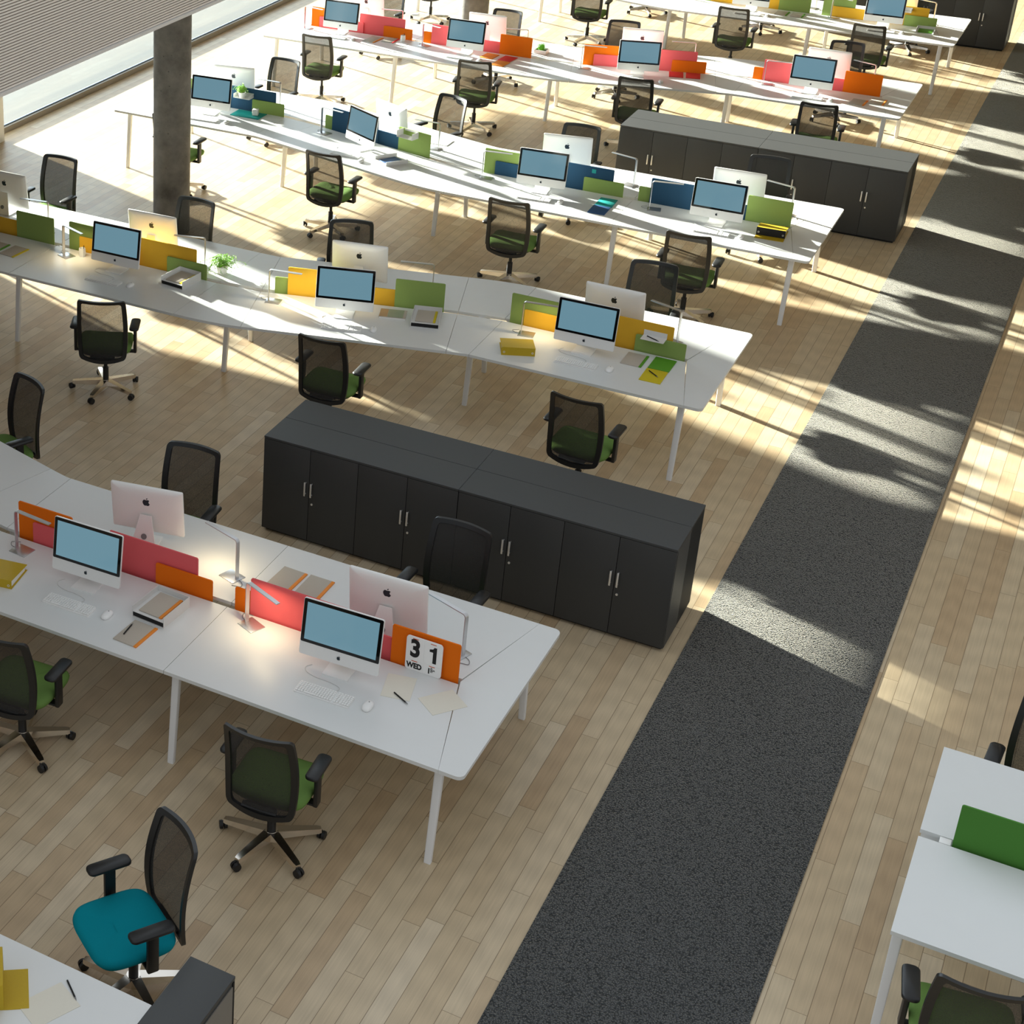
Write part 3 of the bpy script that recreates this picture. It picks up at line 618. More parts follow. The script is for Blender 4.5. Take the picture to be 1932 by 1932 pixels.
# ================================================================== OFFICE CHAIRS
def chair_parts(seat_m):
    P = []
    # backrest surface: u across (-1..1), t up (0..1)
    def S(u, t, d=0.0):
        hw = .210 + .016 * math.sin(math.pi * t ** .8) + .004 * t
        z = .415 + .600 * t - .035 * (1 - t) ** 3 * (1 - u * u) * 1.2
        y = -.222 + .028 * math.sin(math.pi * t) - .085 * t ** 1.5 + .050 * u * u * (.5 + .5 * t)
        return (u * hw, y - d, z)
    n = 48
    def loop(k):
        out = []
        for x, y in rrect(-1, -1, 1, 1, .11, 6):
            out.append((x * k[0], (y * k[1] + 1) / 2))
        # resample sides so the frame follows the curve
        res = []
        for i in range(len(out)):
            a, b = out[i], out[(i + 1) % len(out)]
            m = 10 if (abs(a[0] - b[0]) + abs(a[1] - b[1])) > .5 else 1
            res += [(a[0] + (b[0] - a[0]) * j / m, a[1] + (b[1] - a[1]) * j / m) for j in range(m)]
        return res
    o, i_ = loop((1.0, 1.0)), loop((.83, .90))
    rings = [[S(u, t, -.011) for u, t in o], [S(u, t, .013) for u, t in o], [S(u, t, .013) for u, t in i_], [S(u, t, -.011) for u, t in i_]]
    b = MB(); m = len(o); v = [p for r in rings for p in r]; f = []
    for k in range(4):
        for j in range(m): f.append((k * m + j, k * m + (j + 1) % m, ((k + 1) % 4) * m + (j + 1) % m, ((k + 1) % 4) * m + j))
    b.add(v, f)
    P.append(('back_frame', b.mesh('back_frame', black_pl, 40), None))
    b = MB(); nu, nt = 10, 12; g = [S(-.85 + 1.7 * i / nu, .045 + .91 * j / nt) for j in range(nt + 1) for i in range(nu + 1)]
    b.add(g, [(j * (nu + 1) + i, j * (nu + 1) + i + 1, (j + 1) * (nu + 1) + i + 1, (j + 1) * (nu + 1) + i) for j in range(nt) for i in range(nu)])
    me = b.mesh('mesh_panel', mesh_m, 60)
    P.append(('mesh_panel', me, 0, 'see-through black mesh'))
    # bracket that carries the back
    b = MB().loft([[(-.11, -.224, .425), (.11, -.224, .425), (.11, -.192, .440), (-.11, -.192, .440)], [(-.075, -.16, .385), (.075, -.16, .385), (.075, -.13, .41), (-.075, -.13, .41)], [(-.07, -.05, .368), (.07, -.05, .368), (.07, -.05, .398), (-.07, -.05, .398)]])
    P.append(('back_bracket', b.mesh('back_bracket', black_pl), None))
    # seat
    def se(a, bb, z, e=4.6, n=48, y0=.055): return [(a * abs(math.cos(q)) ** (2 / e) * (1 if math.cos(q) > 0 else -1), y0 + bb * abs(math.sin(q)) ** (2 / e) * (1 if math.sin(q) > 0 else -1), z - (.022 * max(0, math.sin(q)) ** 4 if z > .44 else 0)) for q in [2 * math.pi * k / n for k in range(n)]]
    cush = [se(.222, .206, .430), se(.240, .226, .440), se(.246, .232, .462), se(.240, .226, .482), se(.215, .202, .494), se(.15, .15, .499), se(.05, .05, .500)]
    P.append(('seat', MB().loft(cush).mesh('seat', seat_m, 60), None, 'padded fabric seat'))
    P.append(('seat_shell', MB().loft([se(.16, .16, .400), se(.21, .205, .412), se(.222, .215, .430)]).mesh('seat_shell', black_pl, 60), None))
    P.append(('tilt_mechanism', MB().box(-.075, -.07, .352, .075, .13, .401, .012).mesh('tilt_mechanism', black_pl), None))
    # arms
    for s in (-1, 1):
        b = MB().box(s * .13 if s > 0 else -.285, -.012, .392, .285 if s > 0 else -.13, .045, .409, .005)
        b.box(s * .272 - .014, -.018, .392, s * .272 + .014, .048, .65, .008)
        P.append(('armrest', b.mesh('armrest', black_pl), None)); k = len(P) - 1
        rg = [[(s * .270 + x, y + .02, z) for x, y in rrect(-.043 * q, -.125 * (1 - (1 - q) * .4), .043 * q, .125 * (1 - (1 - q) * .4), .03 * q, 5)] for z, q in ((.648, .86), (.655, 1.0), (.667, 1.0), (.674, .86))]
        P.append(('arm_pad', MB().loft(rg).mesh('arm_pad', black_pl, 50), k))
    # gas lift
    b = MB().cyl((0, 0, .09), (0, 0, .235), .027); b.cyl((0, 0, .235), (0, 0, .355), .017)
    P.append(('gas_lift', b.mesh('gas_lift', black_dk), None))
    b = MB().cyl((0, 0, .06), (0, 0, .115), .042, .038, 20)
    for k in range(5):
        M = Matrix.Rotation(RAD(36 + 72 * k), 4, 'Z')
        R = lambda x, w, z0, z1: [(x, -w, z0), (x, w, z0), (x, w * .8, z1), (x, -w * .8, z1)]
        b.loft([R(.02, .036, .064, .114), R(.15, .031, .062, .102), R(.285, .025, .058, .088), R(.308, .019, .058, .084)], M=M)
        b.cyl((.295, 0, .045), (.295, 0, .066), .013, n=10, M=M)
    P.append(('star_base', b.mesh('star_base', polished), None))
    sb = len(P) - 1
    for k in range(5):
        a = RAD(36 + 72 * k); M = Matrix.Rotation(a, 4, 'Z') @ Matrix.Translation((.315, 0, 0)) @ Matrix.Rotation(RAD(50 + 37 * k), 4, 'Z')
        b = MB()
        for s in (-1, 1): b.cyl((0, s * .005, .029), (0, s * .023, .029), .028, .026, 16, M=M)
        b.box(-.012, -.012, .02, .012, .012, .052, .003, M=M)
        P.append(('caster', b.mesh('caster', black_dk, 50), sb))
    return P
CG, CT = chair_parts(seat_green), None
for x, y, d, c, lab in CHAIRS: tree('office_chair', CG, (x, y, 0), d, lab, 'chair', 'mesh office chairs')
CT = [(p if p[0] != 'seat' else None) for p in CG]
CT = []
for p in CG:
    if p[0] == 'seat':
        me = p[1].copy(); me.materials[0] = seat_teal; p = ('seat', me, None, 'teal fabric seat')
    CT.append(p)
tree('office_chair', CT, (-3.61, 5.81, 0), -213.6, 'mesh office chair with teal seat, between the corner desk and the calendar bench', 'chair', 'mesh office chairs')
tree('office_chair', CG, (.255, 7.32, 0), 9, 'black mesh chair on the front side of the desk across the carpet', 'chair', 'mesh office chairs')
tree('office_chair', CG, (.37, 9.41, 0), 176, 'black mesh chair on the rear side of the desk across the carpet', 'chair', 'mesh office chairs')

# ================================================================== COMPUTERS
def apple_outline():
    """rounded fruit silhouette with a bite on its right side, and a leaf"""
    body = [(0, .36), (.10, .40), (.22, .43), (.34, .41), (.44, .33), (.36, .25), (.31, .14), (.31, .02), (.36, -.09), (.47, -.17), (.40, -.33), (.29, -.46), (.18, -.50), (.08, -.47), (0, -.45), (-.08, -.47), (-.18, -.50), (-.30, -.44), (-.41, -.27), (-.47, -.07), (-.46, .14), (-.38, .32), (-.26, .42), (-.12, .41)]
    leaf = [(.0, .47), (.02, .58), (.10, .68), (.20, .72), (.19, .60), (.11, .50)]
    return body, leaf
def logo_mesh(size, m, back):
    b = MB()
    for pl in apple_outline():
        P = [(x * size, z * size) for x, z in pl]; n = len(P)
        v = [(x * (-1 if back else 1), 0, z) for x, z in P] + [(x * (-1 if back else 1), .0012 * (1 if back else -1), z) for x, z in P]
        b.add(v, [tuple(range(n)), tuple(range(2 * n - 1, n - 1, -1))] + [(i, n + i, n + (i + 1) % n, (i + 1) % n) for i in range(n)])
    return b
def computer_parts():
    T = Matrix.Translation((0, -.045, .075)) @ Matrix.Rotation(RAD(-8), 4, 'X')
    P = []
    prof = [(0, 1.0, 0), (.004, 1.004, 0), (.014, 1.0, 0), (.022, .95, 0), (.030, .80, 0), (.034, .55, 0)]
    w, h = .528, .385
    rings = []
    for y, k, _ in prof:
        ky = 1 - (1 - k) * .8
        rings.append([(x, y, z + h / 2) for x, z in rrect(-w / 2 * k, -h / 2 * ky, w / 2 * k, h / 2 * ky, .012, 4)])
    P.append(('casing', MB().loft(rings, M=T).mesh('casing', alu_soft, 50), None, 'silver aluminium casing'))
    bez_ = MB().loft([[(x, -.0025, z + .2345) for x, z in rrect(-w / 2 + .003, -.1475, w / 2 - .003, .1475, .009, 4)], [(x, .001, z + .2345) for x, z in rrect(-w / 2 + .003, -.1475, w / 2 - .003, .1475, .009, 4)]], M=T)
    P.append(('bezel', bez_.mesh('bezel', black_gl, 30), 0, 'black glass bezel'))
    P.append(('display', MB().box(-.2385, -.0032, .108, .2385, -.002, .361, M=T).mesh('display', screen_m, 0), 1, 'pale blue lit display'))
    P.append(('front_logo', logo_mesh(.024, logo_m, False).mesh('front_logo', logo_m, 0), 0))
    P.append(('back_logo', logo_mesh(.056, logo_m, True).mesh('back_logo', logo_m, 0), 0))
    P[-2][1].transform(T @ Matrix.Translation((0, -.0006, .042))); P[-1][1].transform(T @ Matrix.Translation((0, .0335, .265)))
    g = MB().box(-.19, .026, .352, .19, .0285, .3555, M=T)
    P.append(('vent_slot', g.mesh('vent_slot', cable_grey, 0), 0))
    tx = MB()
    for i in range(7): tx.box(.175 - i * .011, .027, .060, .182 - i * .011, .0285, .066, M=T)
    P.append(('back_print', tx.mesh('back_print', ink, 0), 0))
    pts = [(.030, .235), (.038, .20), (.062, .10), (.078, .03), (.080, .012), (.074, .006), (.06, .004), (-.09, .004)]
    b = MB()
    rings = []
    for i, (y, z) in enumerate(pts):
        a = Vector(pts[max(i - 1, 0)]); c = Vector(pts[min(i + 1, len(pts) - 1)]); d = (c - a).normalized(); ny, nz = -d.y * .004, d.x * .004
        hw = .042 + .043 * min(1, max(0, (.235 - z) / .2))
        rings.append([(-hw, y - ny, z - nz), (hw, y - ny, z - nz), (hw, y + ny, z + nz), (-hw, y + ny, z + nz)])
    P.append(('stand', b.loft(rings).mesh('stand', alu_soft, 30), None))
    P.append(('cable_hole', MB().cyl((0, .0715, .085), (0, .0745, .0857), .021, n=20).mesh('cable_hole', cable_grey), len(P) - 1))
    return P
CPU_ = computer_parts()
for x, y, d, lab in COMPUTERS: tree('desktop_computer', CPU_, (x, y, TOP), d, lab, 'computer', 'silver desktop computers')

def keyboard_parts():
    base = MB().loft([[(x, y, 0) for x, y in rrect(-.18, -.055, .18, .055, .006, 3)], [(x, y, .006 + (.004 if y > 0 else 0)) for x, y in rrect(-.18, -.055, .18, .055, .006, 3)]])
    keys = MB()
    for r in range(6):
        y = -.044 + r * .0172
        xs = [(-.1735 + i * .0172, .0140) for i in range(14)] + [(.078 + i * .0165, .0135) for i in range(2)] + [(.1165 + i * .0158, .0130) for i in range(4)]
        for x, w in xs:
            if r == 0 and -.13 < x < -.06: continue
            keys.box(x, y, .008, x + w, y + .0138, .0145)
        if r == 0: keys.box(-.118, y, .008, -.052, y + .0138, .0145)
    z = .0035
    cb = MB().tube(spline([(.04, .056, z), (.06, .085, z), (.045, .115, z), (-.03, .135, z), (-.12, .14, z), (-.19, .165, z), (-.215, .21, z), (-.19, .25, z)], 6), .0018, 6)
    return [('base', base.mesh('base', alu_soft, 30), None), ('keys', keys.mesh('keys', key_white, 0), 0), ('cable', cb.mesh('cable', cable_white, 60), None)]
KBP = keyboard_parts()
for x, y, d, lab in KEYBOARDS: tree('keyboard', KBP, (x, y, TOP), d, lab, 'keyboard', 'white keyboards')
def mouse_parts():
    se = lambda a, b, z, e=2.6, n=28: [(a * abs(math.cos(q)) ** (2 / e) * (1 if math.cos(q) > 0 else -1), b * abs(math.sin(q)) ** (2 / e) * (1 if math.sin(q) > 0 else -1), z) for q in [2 * math.pi * k / n for k in range(n)]]
    b = MB().loft([se(.027, .048, 0), se(.030, .052, .006), se(.030, .052, .014), se(.026, .046, .022), se(.016, .030, .0265), se(.004, .008, .028)])
    return [('shell', b.mesh('shell', key_white, 60), None), ('scroll_ball', MB().cyl((0, .022, .0255), (0, .022, .0285), .004, n=10).mesh('scroll_ball', cable_grey), 0)]
MSP = mouse_parts()
for x, y, d, lab in MICE: tree('computer_mouse', MSP, (x, y, TOP), d, lab, 'mouse', 'white mice')

# ================================================================== DESK LAMPS
def lamp_parts(on):
    arc = [(.022 - .022 * math.cos(RAD(a)), .290 + .022 * math.sin(RAD(a))) for a in range(0, 91, 15)]
    b = MB().strip([(0, .006)] + arc + [(.31, .312)], .030, .0065)
    z = .0035
    return [('base', MB().box(-.022, -.06, 0, .118, .06, .006, .002).mesh('base', alu, 30), None), ('stem', b.mesh('stem', alu, 30), None),
            ('diffuser', MB().box(.05, -.009, .3065, .295, .009, .3086).mesh('diffuser', lamp_on if on else lamp_off, 0), 1),
            ('cord', MB().tube(spline([(-.018, 0, .005), (-.06, .01, z), (-.085, .045, z), (-.055, .065, z), (-.03, .078, z)], 6), .002, 6).mesh('cord', cable_grey, 60), None)]
LON, LOFF = lamp_parts(1), lamp_parts(0)
for x, y, d, on, lab in LAMPS:
    r = tree('desk_lamp', LON if on else LOFF, (x, y, TOP), d, lab, 'lamp', 'slim desk lamps')
    if on:
        a = D.lights.new('lamp_light', 'AREA'); a.shape = 'RECTANGLE'; a.size = .24; a.size_y = .02; a.energy = 1.0; a.color = (1.0, .80, .48); a.spread = RAD(150)
        o = new('lamp_light', a, r, (.17, 0, .303))

# ================================================================== PAPER, FOLDERS, TRAYS, PLANTS
def notebook(w, h, cover, spine):
    P = [('cover', MB().box(-w / 2, -h / 2, 0, w / 2 - (.022 if spine else 0), h / 2, .008, .001).mesh('cover', cover, 25), None)]
    if spine: P.append(('spine', MB().box(w / 2 - .022, -h / 2, 0, w / 2, h / 2, .0085, .001).mesh('spine', spine, 25), None, 'coloured spine strip'))
    return P
NB = {}
def nb(x, y, d, label, cover=grey_card, spine=None, cat='notebook', w=.18, h=.25, z=TOP):
    k = (cover.name, spine.name if spine else '', w, h)
    if k not in NB: NB[k] = notebook(w, h, cover, spine)
    if spine: return tree('notebook', NB[k], (x, y, z), d, label, cat, 'notebooks and folders on the desks')
    return single('notebook' if cat == 'notebook' else 'folder', NB[k][0][1], (x, y, z), d, label, cat, 'notebooks and folders on the desks')
WC = wood_cov
nb(-4.788, 7.75, -3, 'grey notebook with orange spine and a black pen on it, beside the letter tray', spine=WC['orange'])
nb(-4.246, 8.828, -2.5, 'grey notebook with orange spine, rear side of calendar bench, farther from the carpet', spine=WC['orange'])
nb(-4.041, 8.83, -.6, 'grey notebook with orange spine, rear side of calendar bench, next to the silver computer', spine=WC['orange'])
nb(-9.219, 12.669, -4.4, 'grey notebook with yellow spine on the large yellow-green bench', spine=WC['yellow'])
nb(-9.443, 12.669, -2.2, 'grey notebook with green spine at window end of the large yellow-green bench', spine=WC['green'])
nb(-3.252, 13.418, .1, 'grey notebook with green spine at carpet end of the large yellow-green bench', spine=WC['green'])
nb(-3.023, 13.446, 0, 'plain green notebook behind the yellow one at the carpet end', cover=WC['green'])
nb(-3.024, 13.188, .8, 'yellow notebook with a pen on it at the carpet end', cover=WC['yellow'])
nb(-9.334, 17.77, .8, 'wide teal folder lying under the white cup on the blue-green bench', cover=WC['teal'], cat='folder', w=.385, h=.24)
nb(-4.651, 17.045, 2.7, 'teal notebook behind the navy one on the blue-green bench', cover=WC['teal'])
nb(-4.648, 16.79, 1.7, 'navy notebook in front of the teal one on the blue-green bench', cover=WC['navy'])
nb(-9.47, 21.72, -3, 'grey notebook with orange spine at window end of distant orange-red bench', spine=WC['orange'], h=.30)
nb(-9.245, 21.806, 1.6, 'grey notebook with red spine beside the white pen cup', spine=WC['red'])
nb(-7.763, 21.758, -4.7, 'orange notebook close under the silver computer on the distant orange-red bench', cover=WC['orange'])
nb(-7.504, 21.757, -5, 'red notebook between two orange notebooks on the distant orange-red bench', cover=WC['red'])
nb(-7.509, 21.49, -3, 'orange notebook at the desk edge in front of the red one', cover=WC['orange'])
nb(-5.35, 22.189, 15.4, 'red notebook farther from the carpet of the two below the orange screen', cover=WC['red'])
nb(-5.145, 22.247, 14.2, 'red notebook nearer the carpet of the two below the orange screen', cover=WC['red'])
nb(-3.068, 22.162, -3, 'grey notebook with orange spine nearer the mouse, carpet end of distant orange-red bench', spine=WC['orange'])
nb(-2.865, 22.302, -1, 'grey notebook with orange spine farther from the mouse, carpet end of distant orange-red bench', spine=WC['orange'])
nb(-4.904, 26.194, .1, 'grey notebook with green spine nearer the mouse on the distant yellow-green bench', spine=WC['green'])
nb(-4.682, 26.194, .9, 'grey notebook with green spine farther from the mouse on the distant yellow-green bench', spine=WC['green'])
def sheet(x, y, d, label, w=.18, h=.24, n=1, z=TOP, name='paper_sheet'):
    return single(name, MB().box(-w / 2, -h / 2, .0003, w / 2, h / 2, .0025 * n).mesh('sheet', paper, 0), (x, y, z), d, label, 'paper', 'loose paper')
sheet(-3.114, 8.111, 12.2, 'cream paper pad in front of the calendar, with a pen across its corner')
sheet(-2.825, 8.108, -38, 'cream paper pad lying across the end-board seam of the calendar bench')
sheet(-3.535, 4.915, -25, 'cream paper sheet beside the mustard folder on the corner desk', h=.25)
mg = [('cover', MB().box(-.12, -.09, .014, .12, .09, .018).mesh('cover', grey_card, 0), None), ('pages', MB().box(-.119, -.089, 0, .119, .089, .014).mesh('pages', page, 0), None),
      ('cover_photo', MB().box(-.045, -.085, .018, .095, .085, .0186).mesh('cover_photo', mat('cover_green_grey', (150, 160, 136), .4, noise=.15, scale=12), 0), 0, 'grey-green cover picture'),
      ('cover_band', MB().box(-.118, -.085, .018, -.047, .085, .0186).mesh('cover_band', mat('cover_tan', (176, 146, 110), .4, noise=.1, scale=12), 0), 0)]
tree('magazine_pile', mg, (-5.404, 13.208, TOP), 17.3, 'thin magazine with grey-green cover beside the letter tray', 'magazine')
mg2 = [('page_spread', MB().box(-.15, -.11, 0, .15, .11, .005).mesh('page_spread', page, 0), None), ('picture_strip', MB().box(.10, -.10, .005, .135, .09, .0056).mesh('picture_strip', grey_card, 0), None), ('red_rule', MB().box(-.14, -.10, .005, .10, -.092, .0056).mesh('red_rule', WC['red'], 0), None)]
tree('open_brochure', mg2, (-6.96, 18.02, TOP), 0, 'open white brochure with thin red rule, rear side of the blue-green bench', 'brochure')

def pen(p0, p1, label, z=TOP):
    x, y = (p0[0] + p1[0]) / 2, (p0[1] + p1[1]) / 2; a = math.degrees(math.atan2(p1[1] - p0[1], p1[0] - p0[0])); l = .068
    tree('pen', [('barrel', MB().cyl((-l, 0, .005), (l * .7, 0, .005), .0045, n=10).mesh('barrel', ink), None), ('tip', MB().cyl((l * .7, 0, .005), (l, 0, .005), .0045, .001, 10).mesh('tip', cable_grey), None)], (x, y, z), a, label, 'pen', 'black pens')
pen((-3.093, 8.028), (-3.014, 7.984), 'black pen across the corner of the cream pad by the calendar', TOP + .003)
pen((-4.846, 7.713), (-4.856, 7.817), 'black pen lying on the grey notebook with orange spine, calendar bench', TOP + .009)
pen((-3.07, 13.245), (-2.99, 13.175), 'black pen lying on the yellow notebook', TOP + .009)
pen((-3.525, 5.075), (-3.452, 5.019), 'dark pen lying on the corner desk near the dark pedestal')

def tray_parts():
    W, H, Z, t = .25, .30, .082, .004
    s = MB().box(-W / 2, -H / 2, 0, W / 2, H / 2, t); s.box(-W / 2, -H / 2, t, -W / 2 + t, H / 2, Z); s.box(W / 2 - t, -H / 2, t, W / 2, H / 2, Z); s.box(-W / 2 + t, H / 2 - t, t, W / 2 - t, H / 2, Z)
    s.box(-W / 2 + t, -H / 2, .040, W / 2 - t, H / 2 - t, .043)
    return [('tray', s.mesh('tray', mat('tray_white', (216, 216, 214), .5, noise=.06, scale=200), 0), None), ('shade_front', MB().box(-W / 2 + t, -H / 2 + .004, .007, W / 2 - t, -H / 2 + .01, .038).mesh('shade_front', ink, 0), None, 'black sheet for the shade in the slot')]  # black sheet paints the shade inside the open slot
TRP = tray_parts()
for x, y, d, sp, lab in ((-4.779, 8.055, -3.9, 'orange', 'on the calendar bench'), (-7.431, 12.87, -6, 'yellow', 'near the potted creeper'), (-5.095, 13.24, 16.7, 'yellow', 'near the magazine')):
    tree('letter_tray', TRP, (x, y, TOP), d, 'white open letter tray with shaded front slot, ' + lab, 'tray', 'letter trays')
    a = RAD(d)
    nb(x, y, d, f'grey notebook with {sp} spine inside the letter tray {lab}', spine=WC[sp], z=TOP + .044)
lt = MB().box(-.125, -.14, 0, .125, .14, .004); lt.box(-.125, -.14, .004, -.121, .14, .045); lt.box(.121, -.14, .004, .125, .14, .045)
tree('letter_tray', [('tray', lt.mesh('tray', MATS['tray_white'], 0), None)], (-7.141, 17.09, TOP), -36.8, 'low white letter tray holding a navy folder, blue-green bench', 'tray', 'letter trays')
nb(-7.141, 17.09, -30, 'navy folder lying in the low white letter tray', cover=WC['navy'], cat='folder', w=.17, h=.22, z=TOP + .006)
lt2 = MB().box(-.12, -.13, 0, .12, .13, .004); lt2.box(-.12, -.13, .004, -.116, .13, .05); lt2.box(.116, -.13, .004, .12, .13, .05); lt2.box(-.116, .126, .004, .116, .13, .05)
tree('letter_tray', [('tray', lt2.mesh('tray', MATS['tray_white'], 0), None)], (-2.92, 26.2, TOP), 4, 'white letter tray holding a green folder, distant yellow-green bench', 'tray', 'letter trays')
nb(-2.92, 26.2, 4, 'green folder lying in the white letter tray on the distant yellow-green bench', cover=WC['green'], cat='folder', w=.19, h=.22, z=TOP + .006)

def binder_parts(cov, spine_c, W=.285, H=.25, Z=.075):
    c = MB().box(-W / 2, -H / 2, 0, W / 2, H / 2, .003); q = .045
    c.loft([[(-W / 2, -H / 2, Z - .003), (W / 2, -H / 2, Z - .003), (W / 2, -H / 2, Z), (-W / 2, -H / 2, Z)], [(-W / 2, H / 2, q - .003), (W / 2, H / 2, q - .003), (W / 2, H / 2, q), (-W / 2, H / 2, q)]])
    sp = MB().box(-W / 2, -H / 2 - .003, 0, W / 2, -H / 2, Z)
    pg = MB().loft([[(-W / 2 + .012, -H / 2 + .004, .004), (W / 2 - .012, -H / 2 + .004, .004), (W / 2 - .012, -H / 2 + .004, Z - .006), (-W / 2 + .012, -H / 2 + .004, Z - .006)], [(-W / 2 + .012, H / 2 - .015, .004), (W / 2 - .012, H / 2 - .015, .004), (W / 2 - .012, H / 2 - .015, q - .005), (-W / 2 + .012, H / 2 - .015, q - .005)]])
    P = [('cover', c.mesh('cover', cov, 25), None), ('spine', sp.mesh('spine', spine_c, 0), None), ('pages', pg.mesh('pages', page, 0), None)]
    for x in (-W / 2 + .022, W / 2 - .022):
        P.append(('finger_ring', MB().loft([[(x + r * math.cos(2 * math.pi * i / 18), y, Z / 2 - .008 + r * math.sin(2 * math.pi * i / 18)) for i in range(18)] for r, y in ((.009, -H / 2 - .003), (.009, -H / 2 - .0048), (.0055, -H / 2 - .0048), (.0055, -H / 2 - .0032))], cap=False).mesh('finger_ring', chrome, 30), 1))
    return P
tree('ring_binder', binder_parts(WC['mustard'], WC['mustard']), (-4.19, 13.10, TOP), 24, 'mustard ring binder lying closed on the large yellow-green bench', 'binder', 'ring binders')
tree('ring_binder', binder_parts(WC['mustard'], WC['mustard'], W=.30, H=.25, Z=.065), (-5.94, 7.86, TOP), 10, 'mustard ring binder lying on the calendar bench beside the unlit lamp', 'binder', 'ring binders')
BB = binder_parts(WC['mustard'], WC['black'], W=.28, H=.24, Z=.085)
BB.append(('open_flap', MB().box(-.14, -.22, .0005, .14, -.1235, .004).mesh('open_flap', WC['mustard'], 0), None))
tree('ring_binder', BB, (-2.945, 17.07, TOP), 4, 'mustard ring binder with black spine on the blue-green bench', 'binder', 'ring binders')
# mustard folder standing open on the corner desk
st = MB().box(-.06, -.12, 0, .0, .12, .17, .002)
tree('standing_folder', [('box', MB().box(-.16, -.125, 0, -.035, .125, .16, .002).mesh('box', WC['mustard'], 25), None), ('open_cover', MB().box(-.035, -.125, 0, .085, .125, .004).mesh('open_cover', WC['mustard'], 0), None)], (-3.745, 4.90, TOP), 36, 'mustard box folder with its cover open on the corner desk', 'folder')

# calendar leaning on the orange screen
CW, CH = .275, .235
def slab(poly, y0, y1, n): return ([(x, y0, z) for x, z in poly] + [(x, y1, z) for x, z in poly], [tuple(range(n)), tuple(range(2 * n - 1, n - 1, -1))] + [(i, n + i, n + (i + 1) % n, (i + 1) % n) for i in range(n)])
pl = rrect(-CW / 2, 0, CW / 2, CH, .022, 6)
CAL = [('board', MB().add(*slab(pl, -.006, 0, len(pl))).mesh('board', mat('calendar_white', (240, 240, 238), .45), 30), None)]
cards = MB()
for x0, z0, x1, z1 in ((-.132, .076, -.002, .230), (.002, .076, .132, .230), (-.132, .005, -.002, .072), (.002, .005, .132, .072)):
    q = rrect(x0, z0, x1, z1, .012, 4); cards.add(*slab(q, -.0075, -.006, len(q)))
CAL.append(('cards', cards.mesh('cards', MATS['calendar_white'], 30), None))
bars = MB()
for x, z in ((-.067, .222), (.067, .222), (-.067, .067), (.067, .067)): bars.box(x - .022, -.0085, z - .0022, x + .022, -.0074, z + .0022)
CAL.append(('orange_bars', bars.mesh('orange_bars', orange_ink, 0), None))
def text_mesh(s, size, x, z, bold=.0, name='numeral', align='CENTER'):
    c = D.curves.new(name, 'FONT'); c.body = s; c.size = size; c.align_x = align; c.align_y = 'CENTER'; c.extrude = .0006; c.offset = bold; c.space_line = .78
    o = D.objects.new(name, c); COL.objects.link(o); bpy.context.view_layer.update()
    me = D.meshes.new_from_object(o.evaluated_get(bpy.context.evaluated_depsgraph_get())); D.objects.remove(o)
    me.transform(Matrix.Translation((x, -.0081, z)) @ Matrix.Rotation(RAD(90), 4, 'X')); me.materials.clear(); me.materials.append(ink); me.name = name
    return me
def one_mesh():
    P = [(.0225, 0), (.0225, .112), (.0035, .112), (-.006, .098), (-.031, .092), (-.031, .076), (-.0045, .076), (-.0045, 0)]
    v, f = slab([(x + .072, z + .092) for x, z in P], -.0086, -.0075, len(P))
    return MB().add(v, f).mesh('numeral', ink, 0)
CAL += [('numeral', text_mesh('3', .162, -.067, .150, .0062), None), ('numeral', one_mesh(), None),
        ('weekday', text_mesh('WED', .050, -.067, .034, .0022), None), ('month', text_mesh('I', .050, .046, .032, .0022), None), ('month_name', text_mesh('JA\nNUA\nRY', .0155, .058, .043, .0003, 'month_name', 'LEFT'), None)]
for q in CAL: q[1].transform(Matrix.Diagonal((.87, 1, 1.06, 1)))
o = tree('perpetual_calendar', CAL, (-3.045, 8.322, TOP + .001), 0, 'white calendar reading 31 WED leaning on the orange screen', 'calendar')

# cups, pots and plants
def ring(r, z, n=24, sq=False, cx=0, cy=0): return [(cx + r * math.cos(2 * math.pi * i / n), cy + r * math.sin(2 * math.pi * i / n), z) for i in range(n)]
pot_m = mat('white_ceramic', (238, 238, 234), .35)
def hexcup(h=.085):
    n = 6; b = MB().loft([ring(.032, 0, n), ring(.036, h * .5, n), ring(.032, h, n), ring(.028, h, n), ring(.028, .006, n)])
    return b.mesh('cup', pot_m, 20)
for x, y, lab in ((-8.584, 12.925, 'white faceted pen cup beside the lit lamp, large yellow-green bench'), (-9.08, 21.86, 'white faceted pen cup on the distant orange-red bench')):
    pc = MB().cyl((.008, 0, .01), (.016, .006, .115), .004, n=8)
    tree('pen_cup', [('cup', hexcup(), None)], (x, y, TOP), 20, lab, 'cup', 'pen cups')
    tree('pen', [('barrel', MB().cyl((.008, 0, .01), (.016, .006, .11), .004, n=8).mesh('barrel', ink), None)], (x, y, TOP), 20, 'dark pen standing in the ' + lab.split(' beside')[0].split(' on')[0] + (' of the large yellow-green bench' if 'large' in lab else ' of the distant orange-red bench'), 'pen', 'black pens')
tree('white_cup', [('cup', MB().box(-.035, -.035, 0, .035, .035, .075, .006).mesh('cup', pot_m, 30), None)], (-9.247, 17.79, TOP + .008), 15, 'square white cup standing on the teal folder', 'cup')
